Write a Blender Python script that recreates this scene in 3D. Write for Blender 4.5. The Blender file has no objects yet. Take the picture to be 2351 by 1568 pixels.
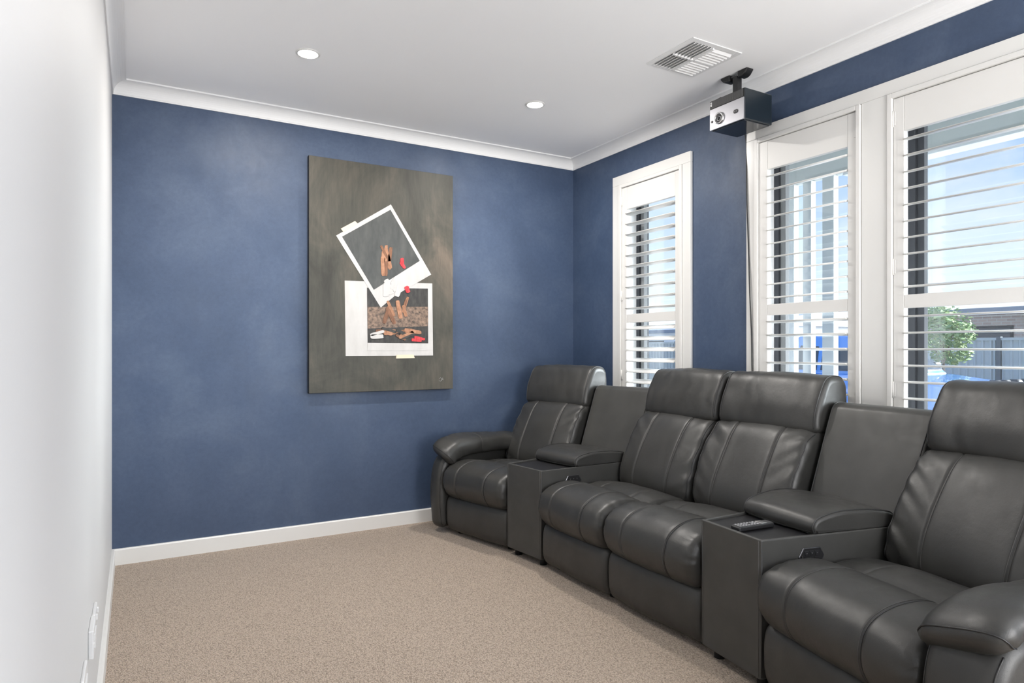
import bpy, bmesh, math, random
from mathutils import Vector, Matrix, noise
R = math.radians
random.seed(7)
scene = bpy.context.scene
C = scene.collection

# ------------------------------------------------------------------ camera
CAM_Z = 1.159
cam_d = bpy.data.cameras.new('camera')
cam_d.sensor_fit = 'HORIZONTAL'; cam_d.sensor_width = 36.0
cam_d.lens = 36.0 * 1500.0 / 2351.0
cam_d.shift_y = 17.0 / 2351.0
cam_d.clip_start = 0.02; cam_d.clip_end = 500
cam = bpy.data.objects.new('camera', cam_d); C.objects.link(cam)
cam.location = (0, 0, CAM_Z)
cam.rotation_euler = (R(90), 0, R(-30))
scene.camera = cam

# ------------------------------------------------------------------ exposure / colour
vs = scene.view_settings
vs.view_transform = 'Standard'; vs.look = 'None'; vs.gamma = 1.0; vs.exposure = 0.53
vs.use_curve_mapping = False
try:
    cy = scene.cycles
    cy.max_bounces = 10; cy.diffuse_bounces = 6; cy.glossy_bounces = 4
    cy.transparent_max_bounces = 12; cy.sample_clamp_indirect = 6.0
    cy.use_denoising = True; cy.caustics_reflective = False; cy.caustics_refractive = False
except Exception:
    pass

# ------------------------------------------------------------------ sky
world = bpy.data.worlds.new('sky'); scene.world = world
world.use_nodes = True
nt = world.node_tree; nt.nodes.clear()
def N(nt, t, **kw):
    n = nt.nodes.new(t)
    for k, v in kw.items():
        setattr(n, k, v)
    return n
wo = N(nt, 'ShaderNodeOutputWorld'); bg = N(nt, 'ShaderNodeBackground'); bg.inputs[1].default_value = 0.90
tc = N(nt, 'ShaderNodeTexCoord'); sx = N(nt, 'ShaderNodeSeparateXYZ')
nt.links.new(tc.outputs['Generated'], sx.inputs[0])
cr = N(nt, 'ShaderNodeValToRGB')
el = cr.color_ramp.elements
el[0].position = 0.0; el[0].color = (0.84, 0.90, 0.97, 1)
el[1].position = 1.0; el[1].color = (0.16, 0.36, 0.82, 1)
e = el.new(0.09); e.color = (0.72, 0.84, 0.99, 1)
e = el.new(0.28); e.color = (0.34, 0.52, 0.92, 1)
nt.links.new(sx.outputs['Z'], cr.inputs[0])
mp = N(nt, 'ShaderNodeMapping'); mp.inputs['Scale'].default_value = (1.6, 3.2, 7.0); mp.inputs['Rotation'].default_value = (0.5, 0.35, 0.3)
nt.links.new(tc.outputs['Generated'], mp.inputs[0])
nz = N(nt, 'ShaderNodeTexNoise'); nz.inputs['Scale'].default_value = 2.1; nz.inputs['Detail'].default_value = 7; nz.inputs['Roughness'].default_value = 0.55
nz.inputs['Distortion'].default_value = 0.6
nt.links.new(mp.outputs[0], nz.inputs['Vector'])
cr2 = N(nt, 'ShaderNodeValToRGB'); cr2.color_ramp.elements[0].position = 0.44; cr2.color_ramp.elements[1].position = 0.80
cr2.color_ramp.elements[1].color = (0.55, 0.55, 0.55, 1)
nt.links.new(nz.outputs['Fac'], cr2.inputs[0])
mx = N(nt, 'ShaderNodeMix', data_type='RGBA'); mx.inputs[7].default_value = (0.90, 0.90, 0.96, 1)
nt.links.new(cr2.outputs[0], mx.inputs[0]); nt.links.new(cr.outputs[0], mx.inputs[6])
nt.links.new(mx.outputs[2], bg.inputs[0]); nt.links.new(bg.outputs[0], wo.inputs[0])

# ------------------------------------------------------------------ sun (hazy, wide) and an added fill light behind the camera
sd = bpy.data.lights.new('hazy_sun', 'SUN'); sd.energy = 17.0; sd.angle = R(50); sd.color = (0.93, 0.97, 1.0)
sun = bpy.data.objects.new('hazy_sun', sd); C.objects.link(sun)
sun.rotation_euler = Vector((-0.80, 0.52, -0.30)).to_track_quat('-Z', 'Y').to_euler()
ad = bpy.data.lights.new('added_fill_light', 'AREA'); ad.shape = 'RECTANGLE'; ad.size = 1.9; ad.size_y = 2.0; ad.energy = 136; ad.color = (1.0, 0.985, 0.965)
al = bpy.data.objects.new('added_fill_light', ad); C.objects.link(al)
al.location = (1.95, -2.0, 1.10); al.rotation_euler = (R(120), 0, R(-36))     # faces +Y and up: fill added to brighten the room, no real source
DOWNLIGHT_W = 17.0

# room constants
XL, XR, YB, YF, H = -0.106, 2.908, 4.1, -2.3, 2.597
COR_Z = 2.523

# ================================================================== helpers
def mat(name, color, rough=0.5, spec=0.5, metal=0.0, build=None, emit=None, emit_s=0.0, coat=0.0):
    m = bpy.data.materials.new(name); m.use_nodes = True
    t = m.node_tree; b = t.nodes['Principled BSDF']
    b.inputs['Base Color'].default_value = (*color, 1)
    b.inputs['Roughness'].default_value = rough
    b.inputs['Specular IOR Level'].default_value = spec
    b.inputs['Metallic'].default_value = metal
    b.inputs['Coat Weight'].default_value = coat
    if emit:
        b.inputs['Emission Color'].default_value = (*emit, 1); b.inputs['Emission Strength'].default_value = emit_s
    if build: build(t, b)
    return m

def tex_noise(t, scale, detail=4, rough=0.55, vec=None, mapscale=None, rot=None, coord='Object', dist=0.0):
    tcn = N(t, 'ShaderNodeTexCoord'); out = tcn.outputs[coord]
    if mapscale or rot:
        m = N(t, 'ShaderNodeMapping')
        if mapscale: m.inputs['Scale'].default_value = mapscale
        if rot: m.inputs['Rotation'].default_value = rot
        t.links.new(out, m.inputs[0]); out = m.outputs[0]
    n = N(t, 'ShaderNodeTexNoise'); n.inputs['Scale'].default_value = scale
    n.inputs['Detail'].default_value = detail; n.inputs['Roughness'].default_value = rough; n.inputs['Distortion'].default_value = dist
    t.links.new(out, n.inputs['Vector'])
    return n.outputs['Fac']

def ramp(t, fac, stops):
    r = N(t, 'ShaderNodeValToRGB')
    e = r.color_ramp.elements
    e[0].position, e[0].color = stops[0][0], (*stops[0][1], 1)
    e[1].position, e[1].color = stops[-1][0], (*stops[-1][1], 1)
    for p, c in stops[1:-1]:
        q = e.new(p); q.color = (*c, 1)
    t.links.new(fac, r.inputs[0])
    return r.outputs[0]

def bump(t, b, fac, strength=0.2, dist=0.002):
    n = N(t, 'ShaderNodeBump'); n.inputs['Strength'].default_value = strength; n.inputs['Distance'].default_value = dist
    t.links.new(fac, n.inputs['Height']); t.links.new(n.outputs[0], b.inputs['Normal'])

def mesh_obj(name, verts, faces, m, parent=None, smooth=False, flat_from=None):
    me = bpy.data.meshes.new(name); me.from_pydata([tuple(v) for v in verts], [], faces); me.update()
    if smooth:
        for i, p in enumerate(me.polygons):
            p.use_smooth = not (flat_from is not None and i >= flat_from)
    me.materials.append(m)
    o = bpy.data.objects.new(name, me); C.objects.link(o)
    if parent: o.parent = parent
    return o

def bm_obj(name, bm, m, parent=None, smooth=False):
    me = bpy.data.meshes.new(name)
    bmesh.ops.recalc_face_normals(bm, faces=bm.faces)
    bm.to_mesh(me); bm.free(); me.materials.append(m)
    if smooth:
        for p in me.polygons: p.use_smooth = True
    o = bpy.data.objects.new(name, me); C.objects.link(o)
    if parent: o.parent = parent
    return o

def add_box(bm, x0, x1, y0, y1, z0, z1, bev=0.0, seg=2, M=None):
    b2 = bmesh.new()
    bmesh.ops.create_cube(b2, size=1.0)
    for v in b2.verts:
        v.co = Vector(((x0 + x1) / 2 + v.co.x * (x1 - x0), (y0 + y1) / 2 + v.co.y * (y1 - y0), (z0 + z1) / 2 + v.co.z * (z1 - z0)))
    if bev > 0:
        bmesh.ops.bevel(b2, geom=list(b2.edges), offset=bev, segments=seg, profile=0.5, affect='EDGES')
    if M is not None: bmesh.ops.transform(b2, matrix=M, verts=b2.verts)
    me = bpy.data.meshes.new('tmp'); b2.to_mesh(me); b2.free(); bm.from_mesh(me); bpy.data.meshes.remove(me)

def box(name, x0, x1, y0, y1, z0, z1, m, parent=None, bev=0.0, seg=2, M=None):
    bm = bmesh.new(); add_box(bm, x0, x1, y0, y1, z0, z1, bev, seg, M)
    return bm_obj(name, bm, m, parent)

def add_prism(bm, pts, axis, a0, a1, bev=0.0, seg=2):
    """pts: polygon in the two other axes (in xyz order); extruded along axis from a0 to a1"""
    def mk(p, a):
        if axis == 'x': return (a, p[0], p[1])
        if axis == 'y': return (p[0], a, p[1])
        return (p[0], p[1], a)
    b2 = bmesh.new()
    A = [b2.verts.new(mk(p, a0)) for p in pts]; B = [b2.verts.new(mk(p, a1)) for p in pts]
    n = len(pts)
    b2.faces.new(A); b2.faces.new(B[::-1])
    for i in range(n): b2.faces.new((A[i], A[(i + 1) % n], B[(i + 1) % n], B[i]))
    bmesh.ops.recalc_face_normals(b2, faces=b2.faces)
    if bev > 0: bmesh.ops.bevel(b2, geom=list(b2.edges), offset=bev, segments=seg, profile=0.5, affect='EDGES')
    me = bpy.data.meshes.new('tmp'); b2.to_mesh(me); b2.free(); bm.from_mesh(me); bpy.data.meshes.remove(me)

def prism(name, pts, axis, a0, a1, m, parent=None, bev=0.0, seg=2):
    bm = bmesh.new(); add_prism(bm, pts, axis, a0, a1, bev, seg)
    return bm_obj(name, bm, m, parent)

def add_cyl(bm, p0, p1, r0, r1=None, n=24, caps=True):
    r1 = r0 if r1 is None else r1
    p0, p1 = Vector(p0), Vector(p1); ax = (p1 - p0).normalized()
    u = ax.orthogonal().normalized(); w = ax.cross(u)
    A = []; B = []
    for i in range(n):
        a = 2 * math.pi * i / n; dd = u * math.cos(a) + w * math.sin(a)
        A.append(bm.verts.new(p0 + dd * r0)); B.append(bm.verts.new(p1 + dd * r1))
    for i in range(n):
        f = bm.faces.new((A[i], A[(i + 1) % n], B[(i + 1) % n], B[i])); f.smooth = True
    if caps: bm.faces.new(A[::-1]); bm.faces.new(B)

def cyl(name, p0, p1, r0, m, parent=None, r1=None, n=24):
    bm = bmesh.new(); add_cyl(bm, p0, p1, r0, r1, n)
    return bm_obj(name, bm, m, parent)

def lathe(name, prof, centre, m, parent=None, n=32, axis='z'):
    """prof: list (r, h)"""
    verts = []; faces = []
    c = Vector(centre)
    for (r, h) in prof:
        for i in range(n):
            a = 2 * math.pi * i / n
            p = (r * math.cos(a), r * math.sin(a), h)
            if axis == 'x': p = (h, p[0], p[1])
            if axis == 'y': p = (p[0], h, p[1])
            verts.append(c + Vector(p))
    for k in range(len(prof) - 1):
        for i in range(n):
            faces.append((k * n + i, k * n + (i + 1) % n, (k + 1) * n + (i + 1) % n, (k + 1) * n + i))
    o = mesh_obj(name, verts, faces, m, parent, smooth=True)
    return o

def tube_data(pts, r, n=6):
    pts = [Vector(p) for p in pts]; verts = []; faces = []
    up = None
    for k, p in enumerate(pts):
        tdir = (pts[min(k + 1, len(pts) - 1)] - pts[max(k - 1, 0)])
        if tdir.length < 1e-9: tdir = Vector((0, 0, 1))
        tdir.normalize()
        if up is None: up = tdir.orthogonal().normalized()
        up = (up - tdir * up.dot(tdir))
        if up.length < 1e-6: up = tdir.orthogonal()
        up.normalize(); w = tdir.cross(up)
        for i in range(n):
            a = 2 * math.pi * i / n
            verts.append(p + (up * math.cos(a) + w * math.sin(a)) * r)
    m = len(pts)
    for k in range(m - 1):
        for i in range(n):
            faces.append((k * n + i, k * n + (i + 1) % n, (k + 1) * n + (i + 1) % n, (k + 1) * n + i))
    faces.append(tuple(range(n))[::-1]); faces.append(tuple((m - 1) * n + i for i in range(n)))
    return verts, faces

def tube(name, pts, r, m, parent=None, n=6):
    v, f = tube_data(pts, r, n)
    return mesh_obj(name, v, f, m, parent, smooth=True)

def tubes(name, plist, r, m, parent=None, n=6):
    return [tube(name, pts, r, m, parent, n) for pts in plist]      # every seam is a piece of its own

def catmull(pts, per=8, closed=True):
    out = []; n = len(pts)
    rng = n if closed else n - 1
    for i in range(rng):
        if closed: p0, p1, p2, p3 = pts[(i - 1) % n], pts[i], pts[(i + 1) % n], pts[(i + 2) % n]
        else: p0, p1, p2, p3 = pts[max(i - 1, 0)], pts[i], pts[i + 1], pts[min(i + 2, n - 1)]
        for k in range(per):
            t = k / per; t2 = t * t; t3 = t2 * t
            out.append(tuple(0.5 * ((2 * b) + (-a + c) * t + (2 * a - 5 * b + 4 * c - d_) * t2 + (-a + 3 * b - 3 * c + d_) * t3)
                             for a, b, c, d_ in zip(p0, p1, p2, p3)))
    if not closed: out.append(tuple(pts[-1]))
    return out

def empty(name, loc=(0, 0, 0), rz=0.0):
    o = bpy.data.objects.new(name, None); C.objects.link(o)
    o.location = loc; o.rotation_euler = (0, 0, rz); o.empty_display_size = 0.1
    return o

def tag(o, label, cat, group=None):
    o['label'] = label; o['category'] = cat
    if group: o['group'] = group
    return o

def struct(o):
    o['kind'] = 'structure'
    return o

# ================================================================== materials
def b_ceiling(t, b): bump(t, b, tex_noise(t, 60, 3), 0.05, 0.002)
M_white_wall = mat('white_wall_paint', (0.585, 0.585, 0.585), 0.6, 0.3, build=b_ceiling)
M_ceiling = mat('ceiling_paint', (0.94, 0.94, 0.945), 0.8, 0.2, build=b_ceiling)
M_cornice = mat('cornice_paint', (0.84, 0.84, 0.84), 0.55, 0.3)
M_trim = mat('trim_gloss_white', (0.69, 0.685, 0.667), 0.35, 0.5)
M_shutter = mat('shutter_white', (0.69, 0.682, 0.663), 0.38, 0.5)
M_reveal = mat('reveal_white', (0.86, 0.86, 0.86), 0.5, 0.4)

def b_blue(t, b):
    f1 = tex_noise(t, 2.2, 8, 0.65, mapscale=(1, 1, 1.0), dist=0.4)
    c = ramp(t, f1, [(0.30, (0.034, 0.058, 0.110)), (0.5, (0.044, 0.071, 0.130)), (0.68, (0.060, 0.090, 0.152))])
    g = ramp(t, tex_noise(t, 42, 10, 0.78), [(0.32, (0.84, 0.85, 0.87)), (0.68, (1.10, 1.09, 1.08))])
    mb = N(t, 'ShaderNodeMix', data_type='RGBA', blend_type='MULTIPLY'); mb.inputs[0].default_value = 1.0
    t.links.new(c, mb.inputs[6]); t.links.new(g, mb.inputs[7]); t.links.new(mb.outputs[2], b.inputs['Base Color'])
    f2 = tex_noise(t, 3.1, 6, 0.7, mapscale=(1, 1, 0.8))
    r = ramp(t, f2, [(0.35, (0.50, 0.50, 0.50)), (0.7, (0.66, 0.66, 0.66))])
    t.links.new(r, b.inputs['Roughness'])
    bump(t, b, tex_noise(t, 130, 3), 0.06, 0.002)
M_blue = mat('blue_wall_paint', (0.064, 0.108, 0.208), 0.5, 0.5, build=b_blue)

def b_carpet(t, b):
    tcn = N(t, 'ShaderNodeTexCoord'); mpn = N(t, 'ShaderNodeMapping')
    mpn.inputs['Rotation'].default_value = (0, 0, R(35)); mpn.inputs['Scale'].default_value = (1.0, 0.55, 1.0)
    t.links.new(tcn.outputs['Object'], mpn.inputs[0])
    v = N(t, 'ShaderNodeTexVoronoi'); v.inputs['Scale'].default_value = 230; v.inputs['Randomness'].default_value = 0.6
    t.links.new(mpn.outputs[0], v.inputs['Vector'])
    c1 = ramp(t, v.outputs['Distance'], [(0.0, (0.55, 0.445, 0.355)), (0.4, (0.44, 0.354, 0.280)), (0.8, (0.20, 0.157, 0.12))])
    n2 = tex_noise(t, 120, 3, 0.6)
    c2 = ramp(t, n2, [(0.3, (0.82, 0.82, 0.82)), (0.7, (1.14, 1.13, 1.12))])
    mxn = N(t, 'ShaderNodeMix', data_type='RGBA', blend_type='MULTIPLY'); mxn.inputs[0].default_value = 1.0
    t.links.new(c1, mxn.inputs[6]); t.links.new(c2, mxn.inputs[7])
    t.links.new(mxn.outputs[2], b.inputs['Base Color'])
    inv = N(t, 'ShaderNodeMath', operation='SUBTRACT'); inv.inputs[0].default_value = 1.0
    t.links.new(v.outputs['Distance'], inv.inputs[1])
    bump(t, b, inv.outputs[0], 0.9, 0.004)
    b.inputs['Sheen Weight'].default_value = 0.2
M_carpet = mat('loop_pile_carpet', (0.36, 0.28, 0.22), 0.95, 0.1, build=b_carpet)

def leather(name, col, rough, grain=0.25):
    def f(t, b):
        n1 = tex_noise(t, 7, 3, 0.5)
        c = ramp(t, n1, [(0.3, tuple(x * 0.86 for x in col)), (0.7, tuple(x * 1.16 for x in col))])
        t.links.new(c, b.inputs['Base Color'])
        tcn = N(t, 'ShaderNodeTexCoord'); v = N(t, 'ShaderNodeTexVoronoi'); v.feature = 'DISTANCE_TO_EDGE'; v.inputs['Scale'].default_value = 420
        t.links.new(tcn.outputs['Object'], v.inputs['Vector'])
        n2 = tex_noise(t, 45, 4, 0.6)
        ad_ = N(t, 'ShaderNodeMath', operation='MULTIPLY_ADD'); ad_.inputs[1].default_value = 0.35
        t.links.new(v.outputs['Distance'], ad_.inputs[0]); t.links.new(n2, ad_.inputs[2])
        bump(t, b, ad_.outputs[0], grain, 0.0025)
        n3 = tex_noise(t, 18, 4, 0.6)
        r = ramp(t, n3, [(0.3, (rough - 0.05,) * 3), (0.7, (rough + 0.07,) * 3)])
        t.links.new(r, b.inputs['Roughness'])
    return mat(name, col, rough, 0.5, build=f)
M_leather = leather('charcoal_leather', (0.032, 0.0316, 0.0295), 0.40)
M_leather_flat = leather('charcoal_leather_panel', (0.046, 0.0456, 0.0425), 0.44, 0.12)
M_thread = mat('grey_thread', (0.075, 0.073, 0.07), 0.6)
M_pipe = mat('leather_piping', (0.022, 0.022, 0.022), 0.42)
M_black = mat('black_plastic', (0.012, 0.012, 0.013), 0.4)
M_feet = mat('black_feet', (0.008, 0.008, 0.008), 0.55)
def b_tray(t, b):
    w = tex_noise(t, 22, 6, 0.65, mapscale=(12, 1, 1), dist=0.5)
    c = ramp(t, w, [(0.35, (0.006, 0.006, 0.007)), (0.7, (0.028, 0.028, 0.03))])
    t.links.new(c, b.inputs['Base Color']); bump(t, b, w, 0.4, 0.002)
M_tray = mat('black_woodgrain', (0.012, 0.012, 0.012), 0.35, build=b_tray)
M_chrome = mat('satin_metal', (0.55, 0.55, 0.55), 0.28, metal=1.0)
M_dmetal = mat('dark_satin_metal', (0.20, 0.20, 0.21), 0.3, metal=1.0)
M_alu = mat('dark_window_frame', (0.05, 0.053, 0.06), 0.75, 0.1)
M_alu2 = mat('grey_window_sash', (0.16, 0.165, 0.17), 0.75, 0.1)

# glass: thin pane, mostly see-through with a weak mirror reflection
M_glass = bpy.data.materials.new('window_glass'); M_glass.use_nodes = True
t = M_glass.node_tree; t.nodes.clear()
o_ = N(t, 'ShaderNodeOutputMaterial'); ms = N(t, 'ShaderNodeMixShader'); ms.inputs[0].default_value = 0.05
tr = N(t, 'ShaderNodeBsdfTransparent'); tr.inputs[0].default_value = (0.96, 0.98, 0.98, 1); gl = N(t, 'ShaderNodeBsdfGlossy'); gl.inputs['Roughness'].default_value = 0.02
t.links.new(tr.outputs[0], ms.inputs[1]); t.links.new(gl.outputs[0], ms.inputs[2]); t.links.new(ms.outputs[0], o_.inputs[0])

# ================================================================== room shell
def wall_boxes(bm, u0, u1, z0, z1, holes, put):
    """grid-decompose a rectangle with rectangular holes (u0,u1,z0,z1)"""
    us = sorted({u0, u1, *[h[0] for h in holes], *[h[1] for h in holes]})
    for a, b_ in zip(us[:-1], us[1:]):
        segs = sorted([(h[2], h[3]) for h in holes if h[0] <= a + 1e-6 and h[1] >= b_ - 1e-6])
        z = z0
        for s in segs:
            if s[0] > z: put(bm, a, b_, z, s[0])
            z = max(z, s[1])
        if z < z1: put(bm, a, b_, z, z1)

struct(box('floor', -1.9, 3.1, YF - 0.1, YB + 0.12, -0.12, 0.0, M_carpet))
struct(box('ceiling', -1.9, 3.17, YF - 0.1, YB + 0.12, H, H + 0.1, M_ceiling))
struct(box('wall_back', XL - 0.12, XR, YB, YB + 0.12, 0, H, M_blue))
# window openings in the right wall: (y0, y1, z0, z1)
WIN = {1: (2.93, 3.53, 0.66, 2.285), 2: (1.797, 2.395, 0.66, 2.285), 3: (0.62, 1.678, 0.66, 2.285)}
bm = bmesh.new()
wall_boxes(bm, YF - 0.1, YB + 0.12, 0, H, list(WIN.values()), lambda b, a0, a1, z0, z1: add_box(b, XR, XR + 0.24, a0, a1, z0, z1))
struct(bm_obj('wall_right', bm, M_blue))
bm = bmesh.new()
wall_boxes(bm, YF - 0.1, YB, 0, H, [(-0.9, 0.5, 0.0, 2.1)], lambda b, a0, a1, z0, z1: add_box(b, XL - 0.12, XL, a0, a1, z0, z1))
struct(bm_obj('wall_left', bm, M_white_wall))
bm = bmesh.new()
wall_boxes(bm, -1.9, XR, 0, H, [(0.2, 2.7, 0.25, 2.25)], lambda b, a0, a1, z0, z1: add_box(b, a0, a1, YF - 0.1, YF, z0, z1))  # wall hole is invented, added as the place for the fill light
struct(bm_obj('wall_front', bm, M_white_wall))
bm = bmesh.new(); add_box(bm, -1.9, -1.78, YF, 2.0, 0, H); add_box(bm, -1.9, XL - 0.12, 2.0, 2.12, 0, H)
struct(bm_obj('wall_hall', bm, M_white_wall))

# skirting boards
SK = 0.086
def skirt(name, pts_axis):
    return struct(pts_axis)
prof = lambda o, s: [(o, 0), (o + s * 0.016, 0), (o + s * 0.016, SK - 0.008), (o + s * 0.010, SK), (o, SK)]
struct(prism('baseboard_back', [(YB, 0), (YB - 0.016, 0), (YB - 0.016, SK - 0.006), (YB - 0.011, SK), (YB, SK)], 'x', XL, XR, M_trim))
struct(prism('baseboard_left', prof(XL, 1), 'y', 0.56, YB - 0.016, M_trim))
struct(prism('baseboard_right', prof(XR, -1), 'y', YF, YB - 0.016, M_trim))

# cove cornice: profile (distance from wall, height below ceiling)
def cornice_pts(n=8):
    P = [(0, -0.074), (0.006, -0.074), (0.006, -0.068)]
    for i in range(n + 1):
        a = math.pi / 2 * i / n
        # concave quarter cove from (0.008,-0.066) to (0.060,-0.008)
        P.append((0.060 - 0.052 * math.cos(a), -0.066 + 0.058 * math.sin(a) * 0.92 + 0.0046 * (i / n)))
    P += [(0.067, -0.008), (0.067, 0.0), (0, 0)]
    return P
CP = cornice_pts()
def cornice(name, start, end, inward):
    verts = []; n = len(CP)
    s, e_ = Vector(start), Vector(end); d_ = (e_ - s).normalized(); iw = Vector(inward)
    for k, (base, sg) in enumerate(((s, 1), (e_, -1))):
        for (w, h) in CP:
            verts.append(base + iw * w + d_ * (w * sg) + Vector((0, 0, H + h)))
    faces = [(i, (i + 1) % n, n + (i + 1) % n, n + i) for i in range(n)]
    faces += [tuple(range(n)), tuple(range(2 * n - 1, n - 1, -1))]
    o = mesh_obj(name, verts, faces, M_cornice)
    bmx = bmesh.new(); bmx.from_mesh(o.data); bmesh.ops.recalc_face_normals(bmx, faces=bmx.faces); bmx.to_mesh(o.data); bmx.free()
    return struct(o)
cornice('trim_1', (XL, YB, 0), (XR, YB, 0), (0, -1, 0))
cornice('trim_2', (XR, YF, 0), (XR, YB, 0), (-1, 0, 0))
cornice('trim_3', (XL, YF, 0), (XL, YB, 0), (1, 0, 0))
# doorway lining beside the camera
bm = bmesh.new()
add_box(bm, XL - 0.122, XL + 0.016, 0.48, 0.56, 0, 2.16, 0.003); add_box(bm, XL - 0.122, XL + 0.016, -0.96, -0.88, 0, 2.16, 0.003)
add_box(bm, XL - 0.122, XL + 0.016, -0.96, 0.56, 2.08, 2.16, 0.003)
struct(bm_obj('trim_4', bm, M_trim))

# frame of the made-up opening behind the camera, added to hold the fill light
bm = bmesh.new()
for (a0, a1, b0, b1) in ((0.13, 0.2, 0.18, 2.32), (2.7, 2.77, 0.18, 2.32), (0.2, 2.7, 2.25, 2.32), (0.2, 2.7, 0.18, 0.25)): add_box(bm, a0, a1, YF, YF + 0.018, b0, b1, 0.003)
struct(bm_obj('trim_7', bm, M_trim))

# ================================================================== windows
ARCH_T = 0.018
def frame_bars(bm, x0, x1, y0, y1, z0, z1, w, bev=0.002):
    add_box(bm, x0, x1, y0, y0 + w, z0, z1, bev); add_box(bm, x0, x1, y1 - w, y1, z0, z1, bev)
    add_box(bm, x0, x1, y0 + w, y1 - w, z1 - w, z1, bev); add_box(bm, x0, x1, y0 + w, y1 - w, z0, z0 + w, bev)

def make_window(n, y0, y1, z0, z1):
    w = struct(empty('window_%d' % n, (XR, (y0 + y1) / 2, z0)))
    off = Vector((XR, (y0 + y1) / 2, z0))
    def fin(o):
        o.data.transform(Matrix.Translation(-off)); o.parent = w; return o
    # lining of the opening
    bm = bmesh.new()
    frame_bars(bm, XR - 0.004, XR + 0.235, y0, y1, z0, z1, 0.012, 0)
    fin(bm_obj('reveal', bm, M_reveal))
    # shutter mounting frame, stepped
    bm = bmesh.new(); frame_bars(bm, XR - 0.026, XR + 0.03, y0 + 0.002, y1 - 0.002, z0 + 0.002, z1 - 0.002, 0.022, 0.003)
    frame_bars(bm, XR - 0.012, XR + 0.03, y0 + 0.001, y1 - 0.001, z0 + 0.001, z1 - 0.001, 0.010, 0.002)
    fin(bm_obj('shutter_frame', bm, M_shutter))
    # dark aluminium window
    bm = bmesh.new(); frame_bars(bm, XR + 0.125, XR + 0.215, y0 + 0.012, y1 - 0.012, z0 + 0.012, z1 - 0.012, 0.030, 0.002)
    fin(bm_obj('aluminium_frame', bm, M_alu))
    bm = bmesh.new(); frame_bars(bm, XR + 0.140, XR + 0.172, y0 + 0.042, y1 - 0.042, z0 + 0.042, z1 - 0.042, 0.032, 0.002)
    fin(bm_obj('sash', bm, M_alu2 if n != 3 else M_alu))
    fin(box('pane', XR + 0.154, XR + 0.158, y0 + 0.06, y1 - 0.06, z0 + 0.06, z1 - 0.06, M_glass))
    return w
for n_, h_ in WIN.items(): make_window(n_, *h_)

# architraves (trim boards on the wall face)
def arch(name, y0, y1, ztop, holes_y, zb):
    bm = bmesh.new()
    x0, x1 = XR - ARCH_T, XR
    hz0, hz1 = 0.66, 2.285
    us = [y0] + [v for h in holes_y for v in h] + [y1]
    add_box(bm, x0, x1, y0, y1, hz1, ztop, 0.002)
    add_box(bm, x0, x1, y0, y1, zb, hz0, 0.002)
    for i in range(0, len(us), 2): add_box(bm, x0, x1, us[i], us[i + 1], hz0, hz1, 0.002)
    return struct(bm_obj(name, bm, M_trim))
arch('trim_5', 2.862, 3.600, 2.350, [(2.93, 3.53)], 0.60)
arch('trim_6', 0.55, 2.449, 2.345, [(0.62, 1.678), (1.797, 2.395)], 0.60)

# plantation shutters --------------------------------------------------------
def louvre_mesh(half_len, name):
    # flattened ellipse profile 63 x 10 mm, extruded along y
    n = 12; a, b_ = 0.0315, 0.0046; V = []; Fc = []
    pr = []
    for i in range(n):
        an = 2 * math.pi * i / n
        c_, s_ = math.cos(an), math.sin(an)
        pr.append((a * math.copysign(abs(c_) ** 0.8, c_), b_ * math.copysign(abs(s_) ** 0.85, s_)))
    for y in (-half_len, half_len):
        for p in pr: V.append((p[0], y, p[1]))
    for i in range(n): Fc.append((i, (i + 1) % n, n + (i + 1) % n, n + i))
    Fc += [tuple(range(n)), tuple(range(2 * n - 1, n - 1, -1))]
    me = bpy.data.meshes.new(name); me.from_pydata(V, [], Fc)
    for i, p in enumerate(me.polygons): p.use_smooth = i < n
    bmx = bmesh.new(); bmx.from_mesh(me); bmesh.ops.recalc_face_normals(bmx, faces=bmx.faces); bmx.to_mesh(me); bmx.free()
    me.materials.append(M_shutter)
    return me

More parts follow.
